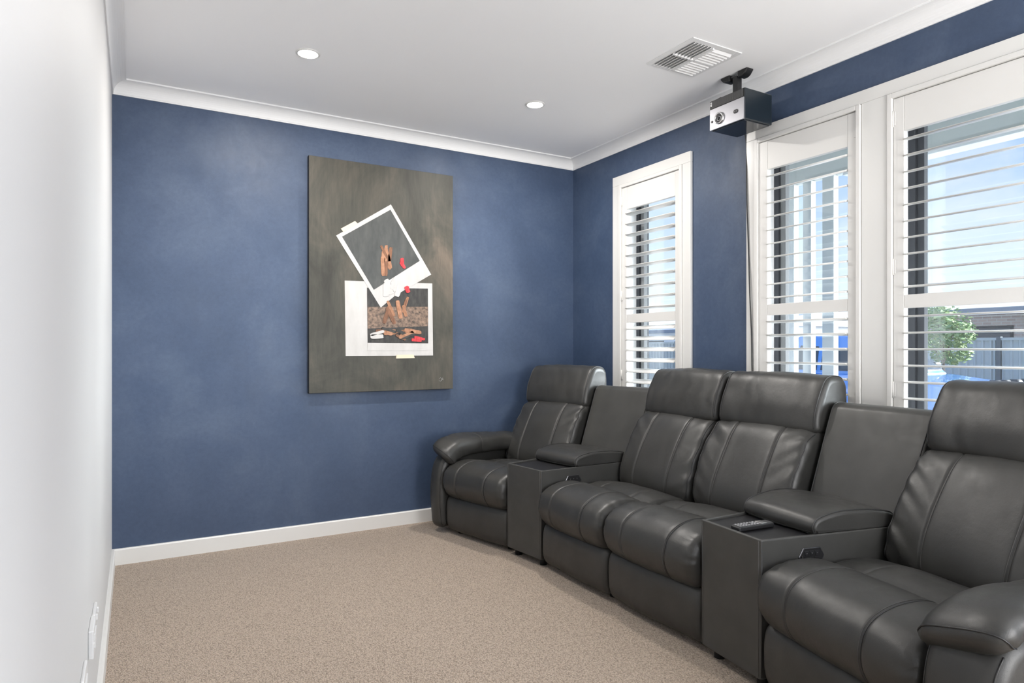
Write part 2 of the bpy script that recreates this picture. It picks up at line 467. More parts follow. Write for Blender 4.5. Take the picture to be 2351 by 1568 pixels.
def make_shutter(label, py0, py1, oy0, oy1, tilt_up, tilt_lo, hinge_side):
    """panel py0..py1, louvre opening oy0..oy1"""
    pz0, pz1, ot, mr1, mr0, ob = 0.686, 2.258, 2.107, 1.394, 1.336, 0.836
    sh = empty('plantation_shutter', (XR, (py0 + py1) / 2, pz0)); tag(sh, label, 'shutter', 'white plantation shutters on the window wall')
    off = Vector((XR, (py0 + py1) / 2, pz0))
    def fin(o):
        o.data.transform(Matrix.Translation(-off)); o.parent = sh; return o
    xa, xb = XR - 0.014, XR + 0.013
    for (a, b_) in ((py0, oy0), (oy1, py1)):
        fin(box('stile', xa, xb, a, b_, pz0, pz1, M_shutter, bev=0.0015))
    for (a, b_) in ((ot, pz1), (mr0, mr1), (pz0, ob)):
        fin(box('rail', xa + 0.001, xb - 0.001, oy0 + 0.0008, oy1 - 0.0008, a, b_, M_shutter, bev=0.0015))
    me = louvre_mesh((oy1 - oy0) / 2 - 0.003, 'louvre')
    for (z0, z1, cnt, tl) in ((mr1, ot, 10, tilt_up), (ob, mr0, 7, tilt_lo)):
        sp = (z1 - z0) / cnt
        for k in range(cnt):
            l = bpy.data.objects.new('louvre', me); C.objects.link(l); l.parent = sh
            l.location = Vector((XR + 0.0, (oy0 + oy1) / 2, z0 + sp * (k + 0.5))) - off
            l.rotation_euler = (0, R(-tl + random.uniform(-1.2, 1.2)), 0)
    hy = py1 + 0.001 if hinge_side > 0 else py0 - 0.001
    for z in (0.98, 1.52, 2.17):
        bm = bmesh.new(); add_cyl(bm, (xa - 0.003, hy, z - 0.035), (xa - 0.003, hy, z + 0.035), 0.0045, n=10)
        add_box(bm, xa - 0.004, xa - 0.001, hy - 0.012, hy + 0.012, z - 0.03, z + 0.03)
        fin(bm_obj('hinge', bm, M_shutter))
    return sh
make_shutter('narrow white plantation shutter between painting wall corner and blue wall strip', 2.956, 3.504, 2.995, 3.455, -8, 24, 1)
make_shutter('white plantation shutter of middle window, right of projector cable', 1.822, 2.370, 1.866, 2.315, 10, -9, -1)
make_shutter('wide white plantation shutter at right edge, in front of fence and tree', 0.646, 1.652, 0.70, 1.607, 9, 2, 1)

# ================================================================== upholstery engine
def outward(pts):
    n = len(pts); out = []
    area = sum(pts[i][0] * pts[(i + 1) % n][1] - pts[(i + 1) % n][0] * pts[i][1] for i in range(n))
    sg = 1 if area > 0 else -1
    for i in range(n):
        a, b_ = pts[i - 1], pts[(i + 1) % n]
        tx, ty = b_[0] - a[0], b_[1] - a[1]; l = math.hypot(tx, ty) or 1
        out.append((sg * ty / l, -sg * tx / l))
    return out

class Pad:
    """closed (d,z) profile lofted across y with rounded ends; keeps its grid so that seams can be laid on it"""
    def __init__(s, prof, y0, y1, r, crown=0.0, per=7, disp=None, seams=(), groove=0.004, ny=22, skew=None):
        s.pr = catmull(prof, per); s.nr = outward(s.pr); n = len(s.pr); s.n = n
        yc, hw = (y0 + y1) / 2, (y1 - y0) / 2
        st = []
        t0 = hw - r
        for k in range(7, 0, -1): st.append((-t0 - r * math.sin(math.pi / 2 * k / 7), r * (1 - math.cos(math.pi / 2 * k / 7))))
        core = {round(-t0 + 2 * t0 * k / ny, 5) for k in range(ny + 1)}
        for q in seams:
            core = {c for c in core if abs(c - q) > 0.014}
            core |= {q - 0.012, q - 0.006, q - 0.003, q, q + 0.003, q + 0.006, q + 0.012}
        st += [(c, 0.0) for c in sorted(core)]
        for k in range(1, 8): st.append((t0 + r * math.sin(math.pi / 2 * k / 7), r * (1 - math.cos(math.pi / 2 * k / 7))))
        s.st = st; s.yc = yc; s.grid = []; s.hw = hw
        arc = [0.0]
        for i in range(1, n): arc.append(arc[-1] + math.dist(s.pr[i], s.pr[i - 1]))
        for (y, ins) in st:
            row = []; tt = y / hw
            for i in range(n):
                (d_, z), (nx, nz_) = s.pr[i], s.nr[i]
                off = -ins + crown * (1 - tt * tt) 
                for q in seams: off -= groove * math.exp(-((y - q) / 0.004) ** 2) - 0.25 * groove * math.exp(-((abs(y - q) - 0.02) / 0.012) ** 2)
                if disp: off += disp(y, d_, z, arc[i], tt)
                yy = yc + y
                if skew: yy = yc + y * skew(d_, z)
                row.append(Vector((d_ + nx * off, yy, z + nz_ * off)))
            s.grid.append(row)
    def obj(s, name, m, parent):
        V = [v for row in s.grid for v in row]; n = s.n; Mr = len(s.grid); Fc = []
        for j in range(Mr - 1):
            for i in range(n):
                Fc.append((j * n + i, j * n + (i + 1) % n, (j + 1) * n + (i + 1) % n, (j + 1) * n + i))
        k = len(Fc)
        Fc.append(tuple(range(n - 1, -1, -1))); Fc.append(tuple((Mr - 1) * n + i for i in range(n)))
        o = mesh_obj(name, V, Fc, m, parent, smooth=True, flat_from=k)
        bmx = bmesh.new(); bmx.from_mesh(o.data); bmesh.ops.recalc_face_normals(bmx, faces=bmx.faces); bmx.to_mesh(o.data); bmx.free()
        return o
    def line(s, y, i0, i1, lift=0.0012):
        j = min(range(len(s.st)), key=lambda k: abs(s.st[k][0] - y))
        out = []
        i = i0
        while True:
            ii = i % s.n
            nx, nz_ = s.nr[ii]
            out.append(s.grid[j][ii] + Vector((nx, 0, nz_)) * lift)
            if ii == i1 % s.n: break
            i += 1
        return out
    def near(s, d_, z):
        return min(range(s.n), key=lambda k: math.dist(s.pr[k], (d_, z)))
    def row_line(s, i, lift=0.001):
        nx, nz_ = s.nr[i]
        return [row[i] + Vector((nx, 0, nz_)) * lift for row in s.grid]

def nse(x, y, z=0.0): return noise.noise(Vector((x, y, z)))

def wrinkle(seed, edge=0.0026, broad=0.004, diag=0.9, freq=26):
    def f(y, d_, z, arc, tt):
        m = max(0.0, (abs(tt) - 0.45) / 0.55)
        u = arc - diag * abs(y) * 0.9
        w = nse(u * freq, y * 5 + seed, seed) * edge * 2.0 * m
        g = nse(arc * 60 + seed, y * 9, 3 + seed) * edge * 0.3 * m * m
        b_ = nse(arc * 4 + seed * 3, y * 5, seed) * broad
        return w + g + b_
    return f

SEAT_W = 0.572
def make_seat(loc, rz, label, arm=0, seed=1.0, w=SEAT_W, dz=0.0, aw=0.119):
    t = empty('recliner_seat', loc, rz); tag(t, label, 'recliner', 'black leather recliner seats of the theatre row')
    h = w / 2 - 0.005
    # hidden carcass and feet
    box('base_frame', 0.07, 0.86, -h + 0.015, h - 0.015, 0.045, 0.30, M_feet, t, 0.01)
    for sx_ in (0.09, 0.82):
        for sy in (-h + 0.05, h - 0.05):
            cyl('foot', (sx_, sy, 0.0), (sx_, sy, 0.05), 0.022, M_feet, t, n=16)
    # footrest panel
    fp = Pad([(0.012, 0.042), (-0.002, 0.08), (-0.004, 0.13), (-0.002, 0.19), (0.012, 0.232), (0.05, 0.24), (0.075, 0.20), (0.08, 0.10), (0.06, 0.04), (0.035, 0.030)],
             -h, h, 0.026, 0.006, 5, disp=lambda y, d_, z, a, tt: nse(y * 26 + seed, z * 3, seed) * 0.0022 * (0.4 + max(0, (z - 0.12) * 6)) + nse(y * 5, z * 7, seed + 9) * 0.004)
    fp.obj('footrest', M_leather, t)
    # seat cushion with front roll
    sp = w * 0.235
    prof = [(0.030, 0.238), (-0.012, 0.262), (-0.036, 0.305), (-0.040, 0.352), (-0.022, 0.402), (0.022, 0.434), (0.085, 0.451), (0.150, 0.453), (0.205, 0.443), (0.245, 0.424),
            (0.262, 0.416), (0.282, 0.420), (0.33, 0.428), (0.41, 0.424), (0.50, 0.405), (0.58, 0.385), (0.63, 0.37), (0.62, 0.30), (0.40, 0.27), (0.12, 0.25)]
    def sd_(y, d_, z, a, tt):
        v = nse(a * 7 + seed, y * 7, seed) * 0.005
        m = max(0, (abs(tt) - 0.72) / 0.28)
        v += nse(a * 48, y * 6, seed + 4) * 0.0045 * m
        v += 0.010 * (1 - tt * tt) * math.exp(-((d_ - 0.41) / 0.12) ** 2)
        return v
    sc = Pad(prof, -h, h, 0.042, 0.010, 7, disp=sd_, seams=(-sp, sp), ny=26)
    so = sc.obj('seat_cushion', M_leather, t)
    i0, i1 = sc.near(0.0, 0.252), sc.near(0.255, 0.425)
    lines = []
    for q in (-sp, sp):
        lines.append(sc.line(q + 0.006 * (1 if q < 0 else -1), min(i0, i1), max(i0, i1), 0.0006))
    tubes('stitching', lines, 0.0008, M_thread, so)
    tubes('piping', [sc.line(q, min(i0, i1), max(i0, i1), 0.0012) for q in (-sp, sp)], 0.0016, M_pipe, so)
    # back shell (outer side panels and rear)
    shp = Pad([(0.66, 0.30), (0.73, 0.58), (0.79, 0.79), (0.845, 0.96), (0.88, 0.995), (0.925, 0.985), (0.945, 0.93), (0.935, 0.6), (0.90, 0.15), (0.86, 0.08), (0.70, 0.10)],
              -h + 0.012, h - 0.012, 0.02, 0.0, 5, disp=lambda y, d_, z, a, tt: nse(d_ * 9, z * 14, seed + tt) * 0.003)
    shp.obj('back_shell', M_leather, t)
    # lower back pad
    bp = Pad([(0.600, 0.345), (0.530, 0.380), (0.506, 0.430), (0.516, 0.500), (0.553, 0.590), (0.602, 0.680), (0.650, 0.750), (0.690, 0.785), (0.735, 0.796), (0.800, 0.780), (0.775, 0.66), (0.700, 0.45), (0.65, 0.35)],
             -h + 0.002, h - 0.002, 0.036, 0.014, 9, disp=wrinkle(seed, 0.0060, 0.009, freq=19), seams=(-sp * 0.98, sp * 0.98), ny=30, groove=0.0045)
    bo = bp.obj('back_cushion', M_leather, t)
    a, b_ = bp.near(0.512, 0.41), bp.near(0.690, 0.786)
    a, b_ = min(a, b_), max(a, b_)
    tubes('stitching', [bp.line(q + (0.006 if q < 0 else -0.006), a, b_, 0.0006) for q in (-sp * 0.98, sp * 0.98)], 0.0008, M_thread, bo)
    e0, e1 = bp.near(0.510, 0.42), bp.near(0.71, 0.79)
    e0, e1 = min(e0, e1), max(e0, e1)
    tubes('piping', [bp.line(y_, e0, e1, 0.0005) for y_ in (-h + 0.018, h - 0.018)], 0.0026, M_pipe, bo)
    # headrest
    def hd(y, d_, z, a_, tt):
        m = max(0, (abs(tt) - 0.3) / 0.7)
        v = nse(y * 20 + nse(z * 9, y * 3, seed) * 1.5, z * 6 + seed, seed) * 0.0050 * (0.35 + m)
        v += nse(y * 5, z * 7, seed + 2) * 0.005
        return v
    hp = Pad([(0.742, 0.782), (0.714, 0.790), (0.703, 0.810), (0.706, 0.850), (0.720, 0.905), (0.748, 0.965), (0.776, 1.012), (0.806, 1.034), (0.850, 1.040), (0.898, 1.030), (0.926, 0.996), (0.928, 0.945), (0.905, 0.86), (0.86, 0.79), (0.80, 0.77)],
             -h + 0.001, h - 0.001, 0.030, 0.010, 7, disp=hd, ny=30)
    ho = hp.obj('headrest', M_leather, t)
    e0, e1 = hp.near(0.702, 0.81), hp.near(0.925, 0.99)
    e0, e1 = min(e0, e1), max(e0, e1)
    tubes('piping', [hp.line(y_, e0, e1, 0.0006) for y_ in (-h + 0.016, h - 0.016)], 0.0026, M_pipe, ho)
    # arm: +1 on the +y (picture left) side, -1 on the -y side
    if arm:
        s = arm
        ya, yb = (h + 0.003, h + 0.003 + aw)
        if s < 0: ya, yb = -yb, -ya
        pnl = Pad([(-0.015, 0.05), (-0.032, 0.12), (-0.040, 0.25), (-0.030, 0.37), (0.0, 0.455), (0.06, 0.505), (0.20, 0.52), (0.45, 0.52), (0.66, 0.50), (0.69, 0.40), (0.69, 0.15), (0.66, 0.05), (0.40, 0.04), (0.06, 0.04)],
                  ya, yb, 0.035, 0.008, 6, disp=lambda y, d_, z, a_, tt: nse(d_ * 5, z * 6, seed + y * 3) * 0.005)
        po = pnl.obj('arm_panel', M_leather, t)
        k0, k1 = pnl.near(-0.015, 0.05), pnl.near(0.02, 0.475)
        k0, k1 = min(k0, k1), max(k0, k1)
        tubes('piping', [pnl.line(-s * ((yb - ya) / 2 - 0.016), k0, k1, 0.0006), pnl.line(s * ((yb - ya) / 2 - 0.016), k0, k1, 0.0006)], 0.0022, M_pipe, po)
        # pillow pad: elliptical section swept along a path that droops at the front
        path = catmull([(0.64, 0.500 + dz), (0.58, 0.520 + dz), (0.42, 0.532 + dz), (0.25, 0.538 + dz), (0.14, 0.537 + dz), (0.06, 0.524 + dz), (0.018, 0.500 + dz), (-0.004, 0.474 + dz)], 8, False)
        yc = (ya + yb) / 2 - s * (0.030 if aw < 0.15 else 0.006)
        V = []; Fc = []; nn = 28; m_ = len(path); rings = []
        for k, (d_, z) in enumerate(path):
            a_ = path[max(k - 1, 0)]; b2_ = path[min(k + 1, m_ - 1)]
            tx, tz = b2_[0] - a_[0], b2_[1] - a_[1]; l = math.hypot(tx, tz); tx /= l; tz /= l
            nx, nz_ = (tz, -tx)
            if nz_ < 0 and nx > 0: nx, nz_ = -nx, -nz_
            u = k / (m_ - 1)
            endf = min(1.0, (1 - u) / 0.15); endb = min(1.0, u / 0.05)
            sc_ = math.sqrt(max(0.0, 1 - (1 - endf) ** 2)) * math.sqrt(max(0.02, 1 - (1 - endb) ** 2))
            sc_ = max(sc_, 0.12)
            hw, hh = (aw / 2 + 0.0225) * (0.45 + 0.55 * sc_), 0.068 * sc_
            ring = []
            for i in range(nn):
                an = 2 * math.pi * i / nn
                c_, s_ = math.cos(an), math.sin(an)
                ex = math.copysign(abs(c_) ** 0.75, c_) * hw; ez = math.copysign(abs(s_) ** 0.8, s_) * hh
                if ez < 0: ez *= 0.75
                wv = nse(d_ * 9 + seed, an * 1.5, seed) * 0.006 + nse(d_ * 34, z * 30 + an, seed + 5) * 0.0050 * (0.35 + max(0, u - 0.5) * 2)
                gr = -0.0045 * math.exp(-((d_ - 0.27) / 0.006) ** 2)
                ez += (wv + gr) * (s_); ex += (wv + gr) * c_
                wf = min(1.0, max(0.0, (u - 0.25) / 0.55))
                lz = s * ex * (0.10 + (0.20 + 0.32 * max(0.0, -s_)) * wf)      # the pad hangs lower on the inner side, most at the front
                ring.append(Vector((d_ + nx * ez, yc + ex, z + nz_ * ez + lz)))
            rings.append(ring); V += ring
        for k in range(m_ - 1):
            for i in range(nn): Fc.append((k * nn + i, k * nn + (i + 1) % nn, (k + 1) * nn + (i + 1) % nn, (k + 1) * nn + i))
        Fc.append(tuple(range(nn))[::-1]); Fc.append(tuple((m_ - 1) * nn + i for i in range(nn)))
        ap = mesh_obj('arm_pad', V, Fc, M_leather, t, smooth=True)
        bmx = bmesh.new(); bmx.from_mesh(ap.data); bmesh.ops.recalc_face_normals(bmx, faces=bmx.faces); bmx.to_mesh(ap.data); bmx.free()
        kk = min(range(m_), key=lambda k: abs(path[k][0] - 0.27) + (0 if path[k][1] > 0.5 else 9))
        c0 = Vector((path[kk][0], yc, path[kk][1]))
        seam = [c0 + (p - c0) * 1.006 for p in rings[kk][:nn // 2 + 2]]
        k2 = m_ - 7
        c1 = Vector((path[k2][0], yc, path[k2][1]))
        rim = [c1 + (p - c1) * 1.01 for p in rings[k2]] ; rim.append(rim[0])
        tubes('stitching', [seam], 0.0013, M_thread, ap)
        tubes('piping', [rim], 0.0022, M_pipe, ap)
    return t

WEDGE1, WEDGE4 = R(14.0), R(12.5)
def make_console(loc, rz, label, fw, WEDGE):
    t = empty('armrest_console', loc, rz); tag(t, label, 'console', 'wedge consoles between the recliners')
    ta = math.tan(WEDGE / 2)
    hw = lambda d_: fw / 2 + d_ * ta
    def wedge(name, d0, d1, z0, z1, m, parent, ins=0.0, bev=0.01, seg=3):
        pts = [(d0, -hw(d0) + ins), (d1, -hw(d1) + ins), (d1, hw(d1) - ins), (d0, hw(d0) - ins)]
        return prism(name, pts, 'z', z0, z1, m, parent, bev, seg)
    for d_ in (0.05, 0.56):
        for s in (-1, 1): cyl('foot', (d_, s * (hw(d_) - 0.05), 0), (d_, s * (hw(d_) - 0.05), 0.05), 0.02, M_feet, t, n=14)
    # body with a shallow well in the top at the front: core, two side panels, front panel
    body = wedge('body', 0.004, 0.64, 0.042, 0.484, M_leather_flat, t, 0.006, 0.004)
    rw = 0.014
    for s in (-1, 1):
        prism('side_panel', [(0.0, s * (hw(0) - 0.002)), (0.64, s * (hw(0.64) - 0.002)), (0.64, s * (hw(0.64) - rw)), (0.0, s * (hw(0) - rw))], 'z', 0.042, 0.514, M_leather_flat, t, 0.005, 3)
    prism('front_panel', [(-0.001, -hw(0) + 0.006), (rw, -hw(0) + 0.006), (rw, hw(0) - 0.006), (-0.001, hw(0) - 0.006)], 'z', 0.041, 0.5145, M_leather_flat, t, 0.005, 3)
    wedge('tray', 0.012, 0.250, 0.478, 0.504, M_tray, t, 0.012, 0.001, 1)
    wedge('lid_base', 0.244, 0.64, 0.478, 0.512, M_leather_flat, t, 0.010, 0.004)
    # padded lid
    lp = Pad([(0.246, 0.513), (0.228, 0.520), (0.225, 0.540), (0.242, 0.562), (0.290, 0.576), (0.360, 0.582), (0.45, 0.580), (0.54, 0.570), (0.578, 0.558), (0.586, 0.530), (0.570, 0.514), (0.38, 0.513)],
             -hw(0.2) + 0.004, hw(0.2) - 0.004, 0.012, 0.008, 6, disp=lambda y, d_, z, a, tt: nse(d_ * 7, y * 7, loc[1]) * 0.004, ny=20,
             skew=lambda d_, z: hw(d_) / hw(0.2))
    lo = lp.obj('lid', M_leather, t)
    k0, k1 = lp.near(0.243, 0.514), lp.near(0.58, 0.52); k0, k1 = min(k0, k1), max(k0, k1)
    hy = lp.hw - 0.010
    tubes('piping', [lp.line(-hy, k0, k1, 0.0008), lp.line(hy, k0, k1, 0.0008)], 0.0024, M_pipe, lo)
    # flat leaning back panel
    def bsk(d_, z): return hw(d_) / hw(0.6)
    bp = Pad([(0.575, 0.36), (0.600, 0.47), (0.650, 0.60), (0.715, 0.76), (0.765, 0.880), (0.785, 0.912), (0.815, 0.924), (0.86, 0.918), (0.885, 0.88), (0.875, 0.6), (0.85, 0.1), (0.80, 0.06), (0.62, 0.06), (0.58, 0.15)],
             -hw(0.6) + 0.006, hw(0.6) - 0.006, 0.014, 0.0, 6, disp=lambda y, d_, z, a, tt: nse(d_ * 5, z * 4, loc[1] + y * 4) * 0.003, ny=12, skew=bsk)
    bo = bp.obj('back_panel', M_leather_flat, t)
    k0, k1 = bp.near(0.60, 0.47), bp.near(0.87, 0.90); k0, k1 = min(k0, k1), max(k0, k1)
    hy = bp.hw - 0.012
    tubes('piping', [bp.line(hy, k0, k1, 0.0006), bp.line(-hy, k0, k1, 0.0006)], 0.0024, M_pipe, bo)
    # vertical front corner seams
    tubes('stitching', [[(-0.0015, s * (hw(0) - 0.012), 0.05), (-0.0015, s * (hw(0) - 0.012), 0.508)] for s in (-1, 1)], 0.0009, M_thread, body)
    tubes('piping', [[(0.004, s * (hw(0) - 0.003), 0.05), (0.004, s * (hw(0) - 0.003), 0.508)] for s in (-1, 1)], 0.0028, M_pipe, body)
    # hexagonal power control on the -y side
    d_c, z_c = 0.205, 0.442
    y_c = -hw(d_c) + 0.002
    Mx = Matrix.Translation((d_c, y_c, z_c)) @ Matrix.Rotation(-WEDGE / 2, 4, 'Z')
    hexp = [(-0.054, 0), (-0.036, 0.030), (0.036, 0.030), (0.054, 0), (0.036, -0.030), (-0.036, -0.030)]
    cp = prism('control_panel', hexp, 'y', -0.0040, 0.004, M_dmetal, t, 0.0015); cp.data.transform(Mx)
    fc = prism('control_face', [(x * 0.93, z * 0.93) for x, z in hexp], 'y', -0.0046, 0.0, M_black, cp, 0.0008); fc.data.transform(Mx)
    for r_ in range(2):
        for c_ in range(3):
            x = -0.022 + c_ * 0.022; z = 0.011 - r_ * 0.022
            b_ = prism('button', [(x - 0.011, z + 0.009), (x + 0.007, z + 0.009), (x + 0.011, z - 0.008), (x - 0.006, z - 0.008)], 'y', -0.0060, -0.003, M_black, cp, 0.001); b_.data.transform(Mx)
            g_ = prism('button_mark', [(x - 0.003, z + 0.002), (x + 0.003, z + 0.002), (x, z - 0.002)], 'y', -0.0064, -0.0055, M_chrome, cp); g_.data.transform(Mx)
    usb = prism('usb_port', [(-0.041, 0.006), (-0.038, 0.006), (-0.038, -0.006), (-0.041, -0.006)], 'y', -0.0054, -0.004, M_chrome, cp); usb.data.transform(Mx)
    return t

FX, Y23 = 1.86, 2.36
def along(p, ang, l): return (p[0] - math.sin(ang) * l, p[1] + math.cos(ang) * l)
mid = lambda a, b_: ((a[0] + b_[0]) / 2, (a[1] + b_[1]) / 2, 0)
W1_, W2_, W4_ = 0.562, 0.552, 0.618
p23 = (FX, Y23); p2 = (FX, Y23 + W2_); p3 = (FX, Y23 - SEAT_W)
CW = 0.305
c1 = along(p2, WEDGE1 / 2, CW); s1 = along(c1, WEDGE1, W1_)
c2 = along(p3, -WEDGE4 / 2, -CW); s4 = along(c2, -WEDGE4, -W4_)
seat1 = make_seat(mid(c1, s1), WEDGE1, 'farthest black leather recliner, in the room corner with armrest against blue wall', 1, 1.3, W1_)
make_seat(mid(p2, p23), 0, 'black leather recliner seat directly right of the corner console', 0, 2.7, W2_)
make_seat(mid(p23, p3), 0, 'black leather recliner seat directly left of the console holding the remote', 0, 4.1)
make_seat(mid(c2, s4), -WEDGE4, 'nearest black leather recliner with padded armrest at right picture edge', -1, 5.6, W4_, -0.022, 0.185)
make_console(mid(p2, c1), WEDGE1 / 2, 'black leather wedge console with empty tray, nearest the painting', CW, WEDGE1)
con2 = make_console(mid(p3, c2), -WEDGE4 / 2, 'black leather wedge console with a remote lying on its tray', CW, WEDGE4)

# ================================================================== remote control on the console tray
rm = empty('remote_control', (0, 0, 0)); tag(rm, 'black remote control with grey buttons on console tray', 'remote')
M_btn = mat('grey_rubber_buttons', (0.35, 0.35, 0.36), 0.5)
M_rface = mat('remote_face', (0.05, 0.05, 0.052), 0.3)
box('body', -0.085, 0.085, -0.022, 0.022, 0.0, 0.017, M_black, rm, 0.005, 3)
box('face', -0.080, 0.080, -0.019, 0.019, 0.0165, 0.0185, M_rface, rm, 0.0008, 1)
box('display', 0.028, 0.052, -0.018, 0.018, 0.0175, 0.0195, M_chrome, rm, 0.0006, 1)
for i in range(7):
    for j in range(3):
        x = -0.070 + i * 0.0135; y = -0.012 + j * 0.012
        if i == 4 and j == 1:
            cyl('button', (x, y, 0.018), (x, y, 0.0205), 0.0052, M_rface, rm, n=14)
        else:
            box('button', x - 0.0038, x + 0.0038, y - 0.0034, y + 0.0034, 0.018, 0.0203, M_btn, rm, 0.001, 1)
rm.location = (1.948, 1.622, 0.5062); rm.rotation_euler = (0, 0, R(-5))

# ================================================================== painting (generic stand-in with taped snapshot frames)
pw0, pw1, pz0_, pz1_, py = 0.917, 1.880, 0.887, 2.339, YB - 0.040
pt = empty('painting', ((pw0 + pw1) / 2, YB, pz0_)); tag(pt, 'tall unframed canvas of two taped white-bordered snapshots on dark brown', 'painting')
poff = Vector(((pw0 + pw1) / 2, YB, pz0_))
def pfin(o, par=None):
    o.data.transform(Matrix.Translation(-poff)); o.parent = par or pt; return o
def b_canvas(t, b):
    a = tex_noise(t, 2.2, 7, 0.6, mapscale=(1.0, 1.0, 0.7), rot=(0, R(35), 0), dist=0.8)
    c = ramp(t, a, [(0.30, (0.026, 0.025, 0.020)), (0.45, (0.047, 0.046, 0.037)), (0.58, (0.076, 0.068, 0.054)), (0.75, (0.150, 0.116, 0.090))])
    s_ = tex_noise(t, 10, 6, 0.7, mapscale=(5, 1, 0.7), rot=(0, R(-28), 0))
    c2_ = ramp(t, s_, [(0.3, (0.80, 0.82, 0.82)), (0.7, (1.2, 1.18, 1.15))])
    m_ = N(t, 'ShaderNodeMix', data_type='RGBA', blend_type='MULTIPLY'); m_.inputs[0].default_value = 1
    t.links.new(c, m_.inputs[6]); t.links.new(c2_, m_.inputs[7]); t.links.new(m_.outputs[2], b.inputs['Base Color'])
    bump(t, b, s_, 0.15, 0.002)
M_canvas = mat('painted_canvas', (0.1, 0.09, 0.07), 0.55, 0.4, build=b_canvas)
M_cedge = mat('canvas_edge_black', (0.010, 0.010, 0.011), 0.6)
pfin(box('canvas_edge', pw0, pw1, py + 0.002, YB - 0.0015, pz0_, pz1_, M_cedge, bev=0.002))
pfin(box('canvas_face', pw0 + 0.001, pw1 - 0.001, py, py + 0.004, pz0_ + 0.001, pz1_ - 0.001, M_canvas, bev=0.001))
F_, CX_, HY_ = 1500.0, 1175.5, 801.0
def pc(zx, zy):
    """painting detail coordinates, given in a fixed 973 x 1568 drawing of the canvas, to wall x,z"""
    px, pyy = 700 + zx / 2.7028, 340 + zy / 2.7034
    a = (px - CX_) / F_; b_ = (HY_ - pyy) / F_
    dx, dy = 0.8660254 * a + 0.5, -0.5 * a + 0.8660254
    k = py / dy
    return (dx * k, CAM_Z + b_ * k)
def flat(name, zpts, m, layer, par=None):
    pts = [pc(*q) for q in zpts]
    return pfin(prism(name, pts, 'y', py - 0.0006 * layer, py + 0.001, m), par)
def paint(name, c0, c1, scale=14, ms=(3, 1, 1), rot=(0, 0.4, 0)):
    def f(t, b):
        a = tex_noise(t, scale, 5, 0.6, mapscale=ms, rot=rot)
        t.links.new(ramp(t, a, [(0.3, c0), (0.7, c1)]), b.inputs['Base Color'])
    return mat(name, c0, 0.5, 0.4, build=f)
M_pwhite = paint('paint_white', (0.45, 0.437, 0.425), (0.53, 0.517, 0.505), 6)
M_pdark = paint('paint_dark_slate', (0.040, 0.044, 0.044), (0.075, 0.078, 0.074), 8)
M_pblack = paint('paint_black', (0.014, 0.014, 0.014), (0.05, 0.047, 0.043), 18)
M_ptan = paint('paint_tan', (0.22, 0.095, 0.045), (0.45, 0.23, 0.135), 20, (2, 1, 1.4))
M_pbrown = paint('paint_brown', (0.10, 0.043, 0.022), (0.25, 0.115, 0.062), 20)
M_pred = paint('paint_red', (0.42, 0.012, 0.02), (0.62, 0.06, 0.07), 20)
M_pcrowd = paint('paint_speckle', (0.03, 0.026, 0.022), (0.30, 0.20, 0.145), 46, (1, 1, 1))
M_ptape = mat('masking_tape', (0.62, 0.56, 0.42), 0.6)
low = flat('snapshot_border', [(247, 822), (790, 840), (795, 1287), (253, 1290)], M_pwhite, 1)
flat('snapshot_field', [(385, 866), (763, 872), (765, 1256), (389, 1257)], M_pblack, 2, low)
flat('speckle_band', [(388, 985), (764, 985), (764, 1105), (388, 1120)], M_pcrowd, 3, low)
flat('pale_band', [(389, 1208), (765, 1212), (765, 1256), (389, 1257)], M_pwhite, 3, low)
up = flat('snapshot_border', [(533, 350), (193, 543), (470, 990), (560, 915), (783, 785)], M_pwhite, 4)
flat('snapshot_field', [(530, 383), (230, 550), (427, 880), (712, 700)], M_pdark, 5, up)
flat('tape', [(222, 500), (310, 453), (327, 468), (240, 523)], M_ptape, 6)
flat('tape', [(567, 1284), (674, 1281), (680, 1303), (565, 1306)], M_ptape, 6)
# loose abstract dabs of colour
def dab(zx, zy, rx, ry, ang, m, layer, seed_):
    pts = []
    for i in range(28):
        a = 2 * math.pi * (i + 0.5) / 28
        k = 1 + 0.12 * nse(math.cos(a) * 2.6 + seed_, math.sin(a) * 2.6, seed_)
        ex = math.copysign(abs(math.cos(a)) ** 0.35, math.cos(a)); ez = math.copysign(abs(math.sin(a)) ** 0.35, math.sin(a))
        x, y = rx * k * ex, ry * k * ez
        pts.append((zx + x * math.cos(ang) - y * math.sin(ang), zy + x * math.sin(ang) + y * math.cos(ang)))
    return flat('colour_dab', pts, m, layer)
def strokes(cx, cy, rx, ry, cnt, mats, layer, sd_, ang=(0.9, 1.9), ln=(30, 60), wd=(7, 13)):
    rnd = random.Random(sd_)
    for k in range(cnt):
        dab(cx + rnd.uniform(-rx, rx), cy + rnd.uniform(-ry, ry), rnd.uniform(*ln), rnd.uniform(*wd), rnd.uniform(*ang), mats[k % len(mats)], layer + (k % 5) * 0.5, sd_ + 1.7 * k)
strokes(520, 690, 42, 46, 9, [M_ptan, M_pbrown, M_ptan], 7, 11)
strokes(606, 720, 14, 26, 3, [M_pred], 10, 12, ln=(16, 28))
strokes(545, 862, 56, 28, 8, [M_pwhite], 8, 13, ln=(26, 46), wd=(12, 18))
strokes(640, 872, 8, 14, 2, [M_pred], 11, 14, ln=(14, 24))
strokes(565, 1010, 62, 40, 8, [M_ptan, M_pbrown], 8, 15)
strokes(560, 1150, 118, 28, 14, [M_ptan, M_pbrown, M_pblack, M_ptan, M_pwhite], 9, 16, ang=(-0.5, 0.5), ln=(26, 54))
strokes(690, 1185, 24, 12, 4, [M_pred], 12, 17, ang=(-0.5, 0.3), ln=(18, 32))
